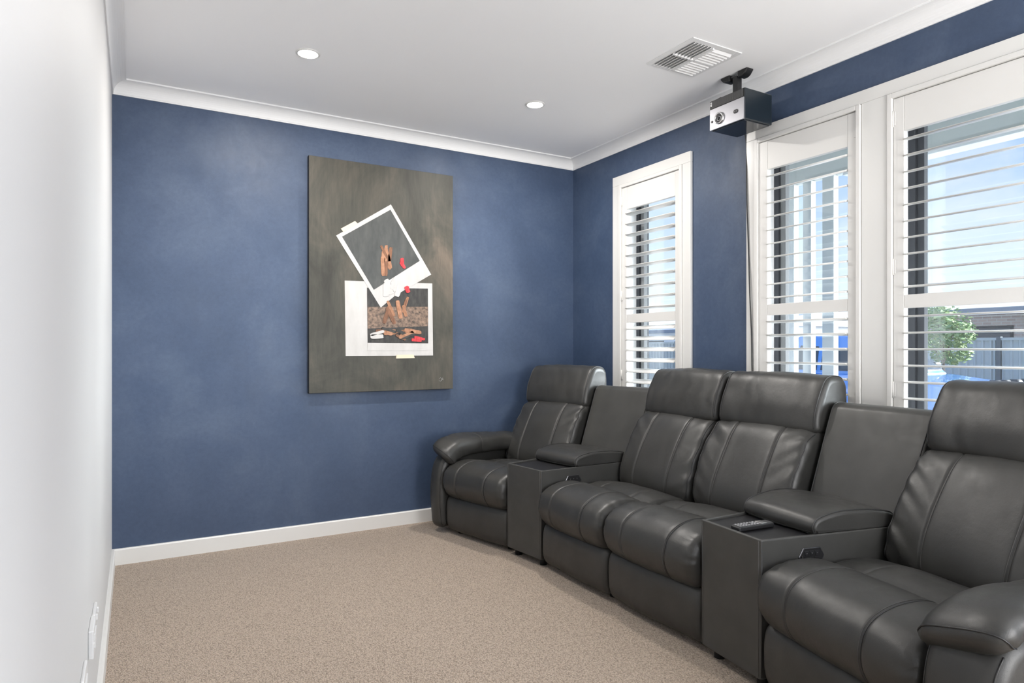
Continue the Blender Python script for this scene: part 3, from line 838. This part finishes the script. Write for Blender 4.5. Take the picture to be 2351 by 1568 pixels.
# small scratched mark in the lower right corner
sg = [[(833, 1432), (842, 1425), (850, 1434), (843, 1446), (832, 1441)], [(846, 1446), (853, 1426), (859, 1440)], [(836, 1450), (848, 1440), (858, 1432)]]
M_sig = mat('paint_mark', (0.30, 0.30, 0.29), 0.6)
for o_k in tubes('mark', [[Vector((pc(*q)[0], py - 0.001, pc(*q)[1])) for q in ln] for ln in sg], 0.0014, M_sig): pfin(o_k)

# ================================================================== projector on its ceiling bracket
pj = empty('projector', (2.724, 2.345, H)); tag(pj, 'small black and silver projector hanging from ceiling bracket', 'projector')
def jfin(o, par=None):
    o.data.transform(Matrix.Translation((-2.724, -2.345, -H))); o.parent = par or pj; return o
jx0, jx1, jy0, jy1, jz0, jz1 = 2.62, 2.826, 2.231, 2.457, 2.302, 2.460
def b_navy(t, b): bump(t, b, tex_noise(t, 300, 2), 0.25, 0.001)
M_case = mat('projector_case', (0.010, 0.016, 0.022), 0.28, 0.6, build=b_navy)
M_gloss = mat('projector_gloss', (0.008, 0.012, 0.018), 0.12, 0.6)
M_silver = mat('brushed_silver', (0.46, 0.46, 0.49), 0.40, metal=0.85)
jfin(box('case', jx0 + 0.003, jx1, jy0, jy1, jz0 + 0.002, jz1, M_case, bev=0.005, seg=3))
jfin(box('base_plate', jx0 + 0.010, jx1 - 0.01, jy0 + 0.01, jy1 - 0.01, jz0 - 0.002, jz0 + 0.006, M_gloss, bev=0.002))
jfin(box('front_plate', jx0 - 0.002, jx0 + 0.006, jy0 + 0.003, jy1 - 0.002, jz0 + 0.002, jz0 + 0.111, M_silver, bev=0.0015))
gr = jfin(box('grille', jx0 - 0.0005, jx0 + 0.006, jy0 + 0.003, jy1 - 0.002, jz0 + 0.112, jz1 - 0.003, M_black, bev=0.001))
M_fin = mat('grille_fin', (0.11, 0.11, 0.112), 0.45)
for k in range(36):
    y = jy0 + 0.008 + k * 0.0058
    if y > jy1 - 0.018: break
    jfin(box('fin', jx0 - 0.003, jx0 + 0.002, y, y + 0.0030, jz0 + 0.114, jz1 - 0.006, M_fin), gr)
M_badge = mat('badge_white', (0.8, 0.8, 0.8), 0.4)
bd = jfin(box('badge', jx0 - 0.0035, jx0, jy1 - 0.017, jy1 - 0.008, jz0 + 0.126, jz1 - 0.010, M_badge, bev=0.0005))
jfin(box('badge_mark', jx0 - 0.0042, jx0 - 0.003, jy1 - 0.0145, jy1 - 0.0105, jz0 + 0.137, jz0 + 0.141, M_black), bd)
lc = (jx0 - 0.002, jy1 - 0.067, jz0 + 0.050)
ln_ = jfin(lathe('lens', [(0.0, -0.001), (0.012, -0.004), (0.019, -0.001), (0.022, 0.003)], lc, mat('lens_glass', (0.02, 0.02, 0.022), 0.05, 0.9, coat=1.0), axis='x'))
jfin(lathe('lens_ring', [(0.022, 0.004), (0.022, -0.006), (0.026, -0.008), (0.030, -0.006), (0.031, 0.004)], lc, M_chrome, axis='x'), ln_)
jfin(lathe('lens_barrel', [(0.0085, -0.004), (0.010, -0.008), (0.013, -0.008), (0.014, -0.003)], (lc[0], lc[1] - 0.004, lc[2] - 0.004), M_dmetal, axis='x'), ln_)
sn = jfin(cyl('sensor', (jx0 - 0.004, jy1 - 0.018, jz0 + 0.045), (jx0, jy1 - 0.018, jz0 + 0.045), 0.0065, M_black, n=18))
jfin(cyl('sensor_eye', (jx0 - 0.005, jy1 - 0.018, jz0 + 0.045), (jx0 - 0.003, jy1 - 0.018, jz0 + 0.045), 0.003, M_fin, n=12), sn)
bm = bmesh.new(); yq, zq = jy0 + 0.052, jz0 + 0.052
pts = []
for i in range(24):
    a = 2 * math.pi * i / 24
    pts.append((yq + math.copysign(0.0055, math.cos(a)) + 0.0085 * math.cos(a), zq + 0.0095 * math.sin(a)))
add_prism(bm, pts, 'x', jx0 - 0.004, jx0); ir = jfin(bm_obj('ir_window', bm, M_black))
for s in (-1, 1): jfin(cyl('ir_eye', (jx0 - 0.005, yq + s * 0.006, zq), (jx0 - 0.003, yq + s * 0.006, zq), 0.0045, M_fin, n=14), ir)
jfin(prism('top_foot', [(jy1 - 0.02, jz1 - 0.002), (jy1 - 0.015, jz1 + 0.006), (jy1 - 0.055, jz1 + 0.010), (jy1 - 0.075, jz1 - 0.002)], 'x', jx0 + 0.02, jx0 + 0.06, M_black, None, 0.002))
jfin(box('mounting_plate', 2.675, 2.775, 2.275, 2.415, jz1 - 0.001, jz1 + 0.006, M_black, bev=0.002))
# bracket: two boat-shaped feet on the ceiling, hinge bar, post
for s in (-1, 1):
    yc_ = 2.372 + s * 0.048
    pr_ = [(s * -0.028, 0.0), (s * 0.052, 0.0), (s * 0.050, -0.008), (s * 0.030, -0.026), (s * 0.010, -0.034), (s * -0.026, -0.034)]
    bm = bmesh.new(); add_prism(bm, [(yc_ + a * 0.78, H + b_) for a, b_ in pr_], 'x', 2.700, 2.752, 0.006, 3)
    jfin(bm_obj('ceiling_foot', bm, M_black))
jfin(cyl('hinge_bar', (2.726, 2.335, H - 0.020), (2.726, 2.410, H - 0.020), 0.012, M_black))
jfin(cyl('hinge_pin', (2.712, 2.350, H - 0.016), (2.712, 2.392, H - 0.016), 0.004, M_chrome, n=12))
jfin(box('post', 2.708, 2.744, 2.352, 2.384, jz1, H - 0.012, M_black, bev=0.004, seg=3))

# cable down the wall from the projector
cb = catmull([(2.82, 2.40, 2.40), (2.872, 2.447, 2.36), (2.893, 2.450, 2.27), (2.886, 2.444, 2.10), (2.884, 2.437, 1.90), (2.886, 2.430, 1.70), (2.882, 2.418, 1.45),
              (2.885, 2.410, 1.25), (2.884, 2.405, 1.05), (2.886, 2.401, 0.9), (2.885, 2.402, 0.5), (2.886, 2.404, 0.10)], 8, False)
tag(tube('power_cable', cb, 0.0034, M_black, n=8), 'thin black cable hanging from projector down beside middle window frame', 'cable')

# ================================================================== ceiling vent
vt = empty('ceiling_vent', (2.3915, 2.349, H)); tag(vt, 'square white four-way air vent in ceiling above projector', 'vent')
M_vent = mat('vent_white', (0.78, 0.78, 0.78), 0.45)
M_ventd = mat('vent_back', (0.55, 0.55, 0.55), 0.7)
def vfin(o):
    o.data.transform(Matrix.Translation((-2.3915, -2.349, -H))); o.parent = vt; return o
bm = bmesh.new()
vx0, vx1, vy0, vy1 = 2.229, 2.554, 2.188, 2.510
ix0, ix1, iy0, iy1 = 2.261, 2.523, 2.218, 2.488
zt, zb_ = H, H - 0.0045
def ringbar(a0, a1, b0, b1): add_box(bm, a0, a1, b0, b1, zb_, zt, 0.002)
ringbar(vx0, ix0, vy0, vy1); ringbar(ix1, vx1, vy0, vy1); ringbar(ix0, ix1, vy0, iy0); ringbar(ix0, ix1, iy1, vy1)
vfin(bm_obj('frame', bm, M_vent))
vfin(box('backing', ix0, ix1, iy0, iy1, H - 0.001, H + 0.006, M_ventd))
mxv, myv = (ix0 + ix1) / 2, (iy0 + iy1) / 2
vfin(box('cross_bar', mxv - 0.005, mxv + 0.005, iy0, iy1, H - 0.012, H, M_vent, bev=0.001))
vfin(box('cross_bar', ix0, ix1, myv - 0.005, myv + 0.005, H - 0.0118, H, M_vent, bev=0.001))
for q in range(4):
    xa, xb = (ix0, mxv - 0.005) if q < 2 else (mxv + 0.005, ix1)
    ya, yb = (iy0, myv - 0.005) if q % 2 == 0 else (myv + 0.005, iy1)
    for k in range(6):
        f = (k + 0.5) / 6
        if q < 2:
            x = xa + (xb - xa) * f
            o = prism('blade', [(x + 0.0105, H - 0.001), (x - 0.0085, H - 0.013), (x - 0.0098, H - 0.0115), (x + 0.0085, H + 0.001)], 'y', ya, yb, M_vent)
        else:
            y = ya + (yb - ya) * f
            o = prism('blade', [(y + 0.0085, H - 0.0115), (y - 0.0050, H - 0.001), (y - 0.0062, H + 0.0005), (y + 0.0072, H - 0.0128)], 'x', xa, xb, M_vent)
        vfin(o)

# ================================================================== downlights
M_lens = mat('lit_diffuser', (1, 1, 1), 0.5, emit=(1.0, 0.98, 0.95), emit_s=9.0)
def downlight(x, y, label):
    dl = empty('downlight', (x, y, H)); tag(dl, label, 'downlight', 'recessed ceiling downlights')
    lathe('trim_ring', [(0.046, -0.001), (0.047, -0.005), (0.051, -0.006), (0.057, -0.003), (0.058, 0.0)], (0, 0, 0), M_trim, dl)
    lathe('diffuser', [(0.0, -0.0045), (0.02, -0.0045), (0.047, -0.004)], (0, 0, 0), M_lens, dl)
    ld = bpy.data.lights.new('downlight_lamp', 'AREA'); ld.shape = 'DISK'; ld.size = 0.075; ld.energy = DOWNLIGHT_W; ld.color = (1.0, 0.955, 0.90); ld.spread = R(180)
    lo = bpy.data.objects.new('downlight_lamp', ld); C.objects.link(lo); lo.parent = dl; lo.location = (0, 0, -0.012)
    return dl
downlight(0.73, 3.25, 'left one of two round lit ceiling downlights, nearer the white wall')
downlight(2.039, 3.26, 'right one of two round lit ceiling downlights, nearer the air vent')

# ================================================================== power points on the left wall
M_plate = mat('outlet_white', (0.64, 0.64, 0.64), 0.35)
def outlet(y0, y1, z0, z1, label, plug=False):
    o = empty('power_outlet', (XL, (y0 + y1) / 2, (z0 + z1) / 2)); tag(o, label, 'outlet', 'power outlets on the left wall')
    hw, hz = (y1 - y0) / 2, (z1 - z0) / 2
    box('plate', 0, 0.009, -hw, hw, -hz, hz, M_plate, o, 0.003, 2)
    for s in (-1, 1):
        box('switch', 0.008, 0.014, s * hw * 0.5 - 0.006, s * hw * 0.5 + 0.006, hz * 0.35, hz * 0.35 + 0.016, M_plate, o, 0.002, 2)
        bm = bmesh.new()
        for a in (-1, 0, 1): add_box(bm, 0.0085, 0.0096, s * hw * 0.5 + a * 0.007 - 0.0012, s * hw * 0.5 + a * 0.007 + 0.0012, -hz * 0.45 - (0.007 if a == 0 else 0), -hz * 0.45 + (0.001 if a == 0 else 0.008))
        bm_obj('socket_slots', bm, M_ventd, o)
    return o
outlet(2.195, 2.310, 0.332, 0.405, 'white double power outlet low on left wall, farthest of three plates')
def wall_plate(name, y0, y1, z0, z1, th, label, cat):
    o = empty(name, (XL, (y0 + y1) / 2, (z0 + z1) / 2)); tag(o, label, cat)
    hw, hz = (y1 - y0) / 2, (z1 - z0) / 2
    box('plate', 0, th, -hw, hw, -hz, hz, M_plate, o, 0.003, 2)
    box('insert', th - 0.002, th + 0.0025, -hw * 0.55, hw * 0.55, -hz * 0.5, hz * 0.5, M_plate, o, 0.001, 1)
    for s_ in (-1, 1): cyl('screw', (th - 0.001, s_ * hw * 0.8, 0), (th + 0.001, s_ * hw * 0.8, 0), 0.004, M_plate, o, n=12)
wall_plate('wall_box', 2.030, 2.150, 0.345, 0.420, 0.013, 'raised white wall box on left wall, middle of three plates', 'wall box')
wall_plate('wall_plate', 1.745, 1.865, 0.330, 0.415, 0.008, 'white wall plate on left wall, nearest the bottom picture edge', 'wall plate')

# ================================================================== outside
GZ = -0.38
def b_grass(t, b):
    a = tex_noise(t, 1.2, 8, 0.7)
    t.links.new(ramp(t, a, [(0.3, (0.10, 0.17, 0.06)), (0.7, (0.24, 0.30, 0.12))]), b.inputs['Base Color'])
M_grass = mat('lawn', (0.15, 0.22, 0.08), 0.9, 0.1, build=b_grass)
M_pave = mat('pale_paving', (0.72, 0.72, 0.70), 0.85, 0.2, build=lambda t, b: t.links.new(ramp(t, tex_noise(t, 3, 8), [(0.3, (0.66, 0.66, 0.64)), (0.7, (0.78, 0.78, 0.76))]), b.inputs['Base Color']))
M_conc = mat('concrete_paving', (0.62, 0.61, 0.58), 0.85, 0.2, build=lambda t, b: t.links.new(ramp(t, tex_noise(t, 3, 8), [(0.3, (0.60, 0.59, 0.57)), (0.7, (0.74, 0.73, 0.71))]), b.inputs['Base Color']))
struct(box('ground', 3.15, 60, -30, 70, GZ - 0.1, GZ, M_pave))
struct(box('lawn', 14.6, 15.9, -20, 60, GZ, GZ + 0.03, M_grass))
struct(box('driveway', 8.6, 14.2, -20, 60, GZ, GZ + 0.01, M_conc))
struct(box('porch_slab', 3.15, 4.75, -1.0, 6.0, GZ, -0.05, M_pave))
# porch roof: lining, beam, pale bottom trim
M_soffit = mat('porch_lining', (0.66, 0.66, 0.60), 0.7)
M_beam = mat('porch_beam_grey', (0.46, 0.48, 0.46), 0.6)
M_beamtrim = mat('porch_trim_pale', (0.72, 0.73, 0.72), 0.5)
pr = empty('porch_roof', (3.15, 1.5, 2.42)); tag(pr, 'grey porch roof edge with pale trim outside the shutters', 'porch roof')
def prf(o): o.data.transform(Matrix.Translation((-3.15, -1.5, -2.42))); o.parent = pr; return o
prf(box('lining', 3.15, 4.75, -1.5, 4.3, 2.66, 2.70, M_soffit))
prf(box('beam', 4.45, 4.56, -1.5, 4.3, 2.45, 2.66, M_beam, bev=0.003))
prf(box('trim_strip', 4.44, 4.57, -1.5, 2.9, 2.415, 2.45, M_beamtrim, bev=0.003))
# batten screen
M_batten = mat('batten_grey', (0.60, 0.62, 0.60), 0.6)
bs = empty('batten_screen', (4.5, 3.6, GZ)); tag(bs, 'row of grey vertical screen battens seen through middle shutter', 'screen')
for k, (a, b_) in enumerate([(2.992, 3.086), (3.178, 3.250), (3.328, 3.420), (3.498, 3.580), (3.66, 3.74), (3.82, 3.90), (3.98, 4.06), (4.14, 4.22)]):
    box('batten', -0.03, 0.03, a - 3.6, b_ - 3.6, 0.03, 2.45 - GZ, M_batten, bs, 0.004, 1)
box('bottom_rail', -0.025, 0.025, 2.99 - 3.6, 4.22 - 3.6, 0.0, 0.05, M_batten, bs)
# steel fence across the street
def b_fence(t, b): pass
M_fence = mat('fence_sheet', (0.47, 0.49, 0.48), 0.5)
M_post = mat('fence_post', (0.10, 0.115, 0.13), 0.5)
fn = empty('steel_fence', (16, 7, GZ)); tag(fn, 'grey ribbed steel fence with dark posts outside wide shutter', 'fence')
def fence_panel_mesh():
    V = []; Fc = []; prf_ = []
    y = 0.0
    while y < 2.34:
        prf_ += [(0.0, y), (0.0, y + 0.085), (-0.032, y + 0.105), (-0.032, y + 0.135)]
        y += 0.155
    n = len(prf_)
    for z in (0.05, 1.72):
        for (x, y_) in prf_: V.append((x, y_, z))
    for i in range(n - 1): Fc.append((i, i + 1, n + i + 1, n + i))
    me = bpy.data.meshes.new('panel'); me.from_pydata(V, [], Fc); me.materials.append(M_fence)
    return me
fm = fence_panel_mesh()
for k in range(-4, 5):
    o = bpy.data.objects.new('panel', fm); C.objects.link(o); o.parent = fn; o.location = (0, k * 2.4 + 0.02 - 0.1, 0)
    box('post', -0.07, 0.03, k * 2.4 - 0.165, k * 2.4 - 0.085, 0, 1.80, M_post, fn)
box('top_rail', -0.045, 0.02, -9.7, 11.9, 1.72, 1.78, M_fence, fn)
# brick house behind the fence
def b_brick(t, b):
    tcn = N(t, 'ShaderNodeTexCoord'); mpn = N(t, 'ShaderNodeMapping'); mpn.inputs['Rotation'].default_value = (0, R(90), R(90))
    cmb = N(t, 'ShaderNodeSeparateXYZ'); cx_ = N(t, 'ShaderNodeCombineXYZ')
    t.links.new(tcn.outputs['Object'], cmb.inputs[0]); t.links.new(cmb.outputs['Y'], cx_.inputs['X']); t.links.new(cmb.outputs['Z'], cx_.inputs['Y'])
    br = N(t, 'ShaderNodeTexBrick'); br.inputs['Scale'].default_value = 1.0; br.inputs['Brick Width'].default_value = 0.24; br.inputs['Row Height'].default_value = 0.086; br.inputs['Mortar Size'].default_value = 0.012
    br.inputs['Color1'].default_value = (0.40, 0.31, 0.28, 1); br.inputs['Color2'].default_value = (0.50, 0.41, 0.37, 1); br.inputs['Mortar'].default_value = (0.5, 0.48, 0.46, 1)
    t.links.new(cx_.outputs[0], br.inputs['Vector']); t.links.new(br.outputs[0], b.inputs['Base Color'])
M_brick = mat('brown_brick', (0.3, 0.22, 0.2), 0.85, 0.2, build=b_brick)
M_roof = mat('dark_roof_steel', (0.22, 0.25, 0.30), 0.6)
M_render = mat('white_render', (0.80, 0.80, 0.79), 0.8, 0.2)
M_grey_r = mat('grey_cladding', (0.33, 0.34, 0.36), 0.7)
M_dglass = mat('dark_house_glass', (0.05, 0.06, 0.08), 0.1)
def house(name, x, y, w, d_, hw_, roof_h, ov, mw, label, extra=None):
    h_ = empty(name, (x, y, GZ)); tag(h_, label, 'house')
    box('wall', 0, d_, -w / 2, w / 2, 0, hw_, mw, h_)
    pts = [(-ov, hw_ - 0.02), (-ov, hw_ + 0.16), (d_ / 2, hw_ + roof_h), (d_ + ov, hw_ + 0.16), (d_ + ov, hw_ - 0.02)]
    bm = bmesh.new(); add_prism(bm, pts, 'y', -w / 2 - ov, w / 2 + ov); bm_obj('roof', bm, M_roof, h_)
    return h_
h1 = house('brick_house', 21.5, 5.0, 15.0, 9.0, 2.55, 0.30, 0.6, M_brick, 'brown brick house with dark roof behind steel fence')
box('pillar', -0.45, -0.05, 2.95, 3.42, 0, 2.5, M_brick, h1)
wf = box('window', -0.04, 0.05, 3.9, 5.3, 0.9, 2.2, M_alu, h1); box('pane', -0.05, -0.03, 3.97, 5.23, 0.97, 2.13, M_dglass, wf)
box('downpipe', -0.10, -0.02, 2.35, 2.45, 0, 2.5, M_beamtrim, h1)
h2 = house('white_house', 26, 31.0, 9.0, 8.0, 2.45, 0.4, 0.3, M_render, 'white rendered house far beyond narrow shutter')
wf = box('window', -0.04, 0.05, -3.2, -1.6, 0.9, 2.0, M_alu, h2); box('pane', -0.05, -0.03, -3.1, -1.7, 0.97, 1.93, M_dglass, wf)
h3 = house('grey_house', 25.2, 22.6, 5.0, 8.0, 2.65, 0.75, 0.35, M_grey_r, 'grey clad house beside the white house beyond narrow shutter')
wf = box('window', -0.04, 0.05, -0.6, 0.7, 0.9, 2.0, M_alu, h3); box('pane', -0.05, -0.03, -0.5, 0.6, 0.97, 1.93, M_dglass, wf)

# trees and shrubs: leaf clouds over branches
M_bark = mat('bark', (0.12, 0.085, 0.06), 0.9)
def leafmat(name, a, b2_):
    return mat(name, a, 0.6, 0.3, build=lambda t, b: t.links.new(ramp(t, tex_noise(t, 9, 3), [(0.35, a), (0.65, b2_)]), b.inputs['Base Color']))
M_leaf = leafmat('leaf_green', (0.15, 0.27, 0.11), (0.40, 0.46, 0.20))
def leaves(name, blobs, cnt, size, m, parent, seed_):
    rnd = random.Random(seed_); V = []; Fc = []
    for k in range(cnt):
        (cx, cy, cz, rx, rz_) = blobs[rnd.randrange(len(blobs))]
        while True:
            p = Vector((rnd.uniform(-1, 1), rnd.uniform(-1, 1), rnd.uniform(-1, 1)))
            if 0.25 < p.length < 1: break
        p = Vector((cx + p.x * rx, cy + p.y * rx, cz + p.z * rz_))
        d1 = Vector((rnd.gauss(0, 1), rnd.gauss(0, 1), rnd.gauss(0, 0.6))).normalized(); d2 = d1.orthogonal().normalized()
        s = size * rnd.uniform(0.6, 1.3); b0 = len(V)
        V += [p - d1 * s, p + d2 * s * 0.42 , p + d1 * s, p - d2 * s * 0.42]; Fc.append((b0, b0 + 1, b0 + 2, b0 + 3))
    o = mesh_obj(name, V, Fc, m, parent); o['kind'] = 'stuff'
    return o
def tree(x, y, trunk_h, blobs, cnt, size, label, seed_):
    tr_ = empty('tree', (x, y, GZ)); tag(tr_, label, 'tree')
    bm = bmesh.new(); add_cyl(bm, (0, 0, 0), (0.02, 0.01, trunk_h), 0.035, 0.022, 10)
    for b_ in blobs: add_cyl(bm, (0.015, 0.008, trunk_h * 0.8), (b_[0] * 0.8, b_[1] * 0.8, b_[2]), 0.016, 0.006, 7)
    bm_obj('trunk', bm, M_bark, tr_)
    leaves('foliage', blobs, cnt, size, M_leaf, tr_, seed_)
    return tr_
tree(14.0, 7.0, 1.55, [(0, 0, 2.0, 0.50, 0.42), (-0.1, -0.28, 1.85, 0.36, 0.26), (0, 0.35, 1.75, 0.40, 0.32), (0.1, -0.1, 1.45, 0.36, 0.24), (0, 0.15, 2.2, 0.35, 0.25)], 2600, 0.055, 'small leafy green street tree in front of steel fence', 3)
tree(18.5, 23.4, 0.8, [(0, 0, 1.0, 0.4, 0.35), (0.1, -0.1, 1.3, 0.25, 0.25)], 500, 0.08, 'tiny young tree before the white house', 5)
hd_ = empty('garden_shrub', (7.2, 8.2, GZ)); tag(hd_, 'low green garden shrub outside narrow shutter', 'shrub')
leaves('foliage', [(0, 0, 0.25, 0.5, 0.3), (0.3, 0.6, 0.25, 0.5, 0.3), (-0.2, -0.4, 0.22, 0.4, 0.25)], 1600, 0.05, M_leaf, hd_, 9)
bm = bmesh.new()
for q in range(6): add_cyl(bm, (0, 0.1 * q - 0.2, 0), (0.2 * math.cos(q), 0.2 * q - 0.4, 0.35), 0.012, 0.006, 6)
bm_obj('stems', bm, M_bark, hd_)

# cars ------------------------------------------------------------------------
M_tyre = mat('tyre_rubber', (0.02, 0.02, 0.02), 0.8); M_cglass = mat('car_glass', (0.04, 0.05, 0.06), 0.06, 0.8)
M_hub = mat('wheel_alloy', (0.45, 0.45, 0.46), 0.3, metal=0.9)
M_lamp = mat('headlamp', (0.75, 0.77, 0.8), 0.12, 0.8)
def car(x, y, rz, mbody, label, pickup=False):
    """local: x = length (front at +x), y = width, z up, length about 4.9 m"""
    c = empty('car', (x, y, GZ + 0.01), rz); tag(c, label, 'car')
    W_ = 0.90
    def shell(name, prof, w0, w1, zsplit, m, bev):
        bm = bmesh.new(); n = len(prof)
        A = [bm.verts.new((p[0], -(w0 if p[1] < zsplit else w1), p[1])) for p in prof]
        B = [bm.verts.new((p[0], (w0 if p[1] < zsplit else w1), p[1])) for p in prof]
        bm.faces.new(A); bm.faces.new(B[::-1])
        for i in range(n): bm.faces.new((A[i], A[(i + 1) % n], B[(i + 1) % n], B[i]))
        bmesh.ops.recalc_face_normals(bm, faces=bm.faces)
        bmesh.ops.bevel(bm, geom=list(bm.edges), offset=bev, segments=3, profile=0.5, affect='EDGES')
        return bm_obj(name, bm, m, c, smooth=False)
    low_ = [(-2.45, 0.42), (-2.45, 1.02), (-2.30, 1.10), (0.85, 1.12), (1.30, 1.10), (2.05, 1.00), (2.38, 0.88), (2.45, 0.70), (2.42, 0.42), (2.05, 0.36), (-2.0, 0.36)]
    shell('body', low_, W_, W_ - 0.02, 0.95, mbody, 0.05)
    if pickup: top_ = [(-0.75, 1.09), (-0.62, 1.72), (-0.40, 1.80), (0.30, 1.79), (0.50, 1.73), (1.20, 1.10)]
    else: top_ = [(-2.2, 1.09), (-1.75, 1.48), (-1.3, 1.56), (0.10, 1.57), (0.40, 1.50), (1.15, 1.10)]
    shell('cabin', top_, W_ - 0.04, W_ - 0.16, 1.3, mbody, 0.03)
    def side_glass(pts, name='side_window'):
        for s in (-1, 1):
            yv = lambda z: s * ((W_ - 0.04) - (0.12 if z > 1.3 else 0.0) + 0.006)
            V = [(p[0], yv(p[1]), p[1]) for p in pts] + [(p[0], yv(p[1]) - s * 0.03, p[1]) for p in pts]
            n = len(pts); Fc = [tuple(range(n)), tuple(range(2 * n - 1, n - 1, -1))] + [(i, (i + 1) % n, n + (i + 1) % n, n + i) for i in range(n)]
            mesh_obj(name, V, Fc, M_cglass, c)
    top_z = 1.68 if pickup else 1.46
    xr = -0.50 if pickup else -1.65
    side_glass([(-0.02, 1.16), (0.98, 1.16), (0.42, top_z), (-0.02, top_z)]); side_glass([(xr - 0.08, 1.16), (-0.10, 1.16), (-0.10, top_z), (xr + 0.05, top_z)])
    V = [(1.13, -0.74, 1.16), (1.13, 0.74, 1.16), (0.52, 0.62, top_z), (0.52, -0.62, top_z)]
    V = [Vector(v) + Vector((0.035, 0, 0.02)) for v in V] + [Vector(v) - Vector((0.03, 0, 0.02)) for v in V]
    mesh_obj('windscreen', V, [(0, 1, 2, 3), (7, 6, 5, 4), (0, 1, 5, 4), (1, 2, 6, 5), (2, 3, 7, 6), (3, 0, 4, 7)], M_cglass, c)
    for wx in (1.48, -1.45):
        for s in (-1, 1):
            wh = cyl('wheel', (wx, s * (W_ - 0.20), 0.36), (wx, s * (W_ + 0.012), 0.36), 0.36, M_tyre, c, n=28)
            cyl('hub', (wx, s * (W_ + 0.005), 0.36), (wx, s * (W_ + 0.022), 0.36), 0.22, M_hub, wh, n=20)
    for s in (-1, 1):
        box('mirror', 0.78, 0.98, min(s * W_, s * (W_ + 0.20)), max(s * W_, s * (W_ + 0.20)), 1.12, 1.30, M_black, c, 0.04, 3)
        prism('headlight', [(2.12, 0.78), (2.435, 0.74), (2.40, 0.86), (2.12, 0.95)], 'y', min(s * 0.55, s * (W_ + 0.004)), max(s * 0.55, s * (W_ + 0.004)), M_lamp, c, 0.01)
        box('door_handle', -0.02, 0.16, min(s * W_, s * (W_ + 0.025)), max(s * W_, s * (W_ + 0.025)), 0.98, 1.01, M_black, c, 0.006, 1)
    box('grille', 2.40, 2.47, -0.5, 0.5, 0.55, 0.82, M_black, c, 0.01)
    box('bumper', 2.30, 2.52, -W_, W_, 0.36, 0.54, M_black, c, 0.04)
    if pickup:
        tube('bull_bar', [(2.50, -0.6, 0.45), (2.56, -0.6, 0.92), (2.56, 0.6, 0.92), (2.50, 0.6, 0.45)], 0.03, M_black, c, n=10)
        for s in (-0.34, 0.0, 0.34, -0.6): 
            sp_ = cyl('spot_lamp', (2.48, s, 1.0), (2.60, s, 1.0), 0.085, M_black, c, n=20); cyl('spot_lens', (2.595, s, 1.0), (2.608, s, 1.0), 0.075, M_lamp, sp_, n=20)
        box('tub_rail', -2.42, -0.75, -W_ + 0.02, W_ - 0.02, 1.09, 1.14, M_black, c, 0.01)
    return c
M_blue_car = mat('blue_car_paint', (0.10, 0.28, 0.72), 0.2, 0.6, coat=0.8)
M_dark_car = mat('dark_car_paint', (0.10, 0.115, 0.14), 0.25, 0.6, coat=0.6)
car(11.2, 7.15, R(-90), M_blue_car, 'blue pickup car parked behind the middle and wide shutters', True)
car(21.0, 20.4, R(-80), M_dark_car, 'dark grey car parked far beyond narrow shutter')
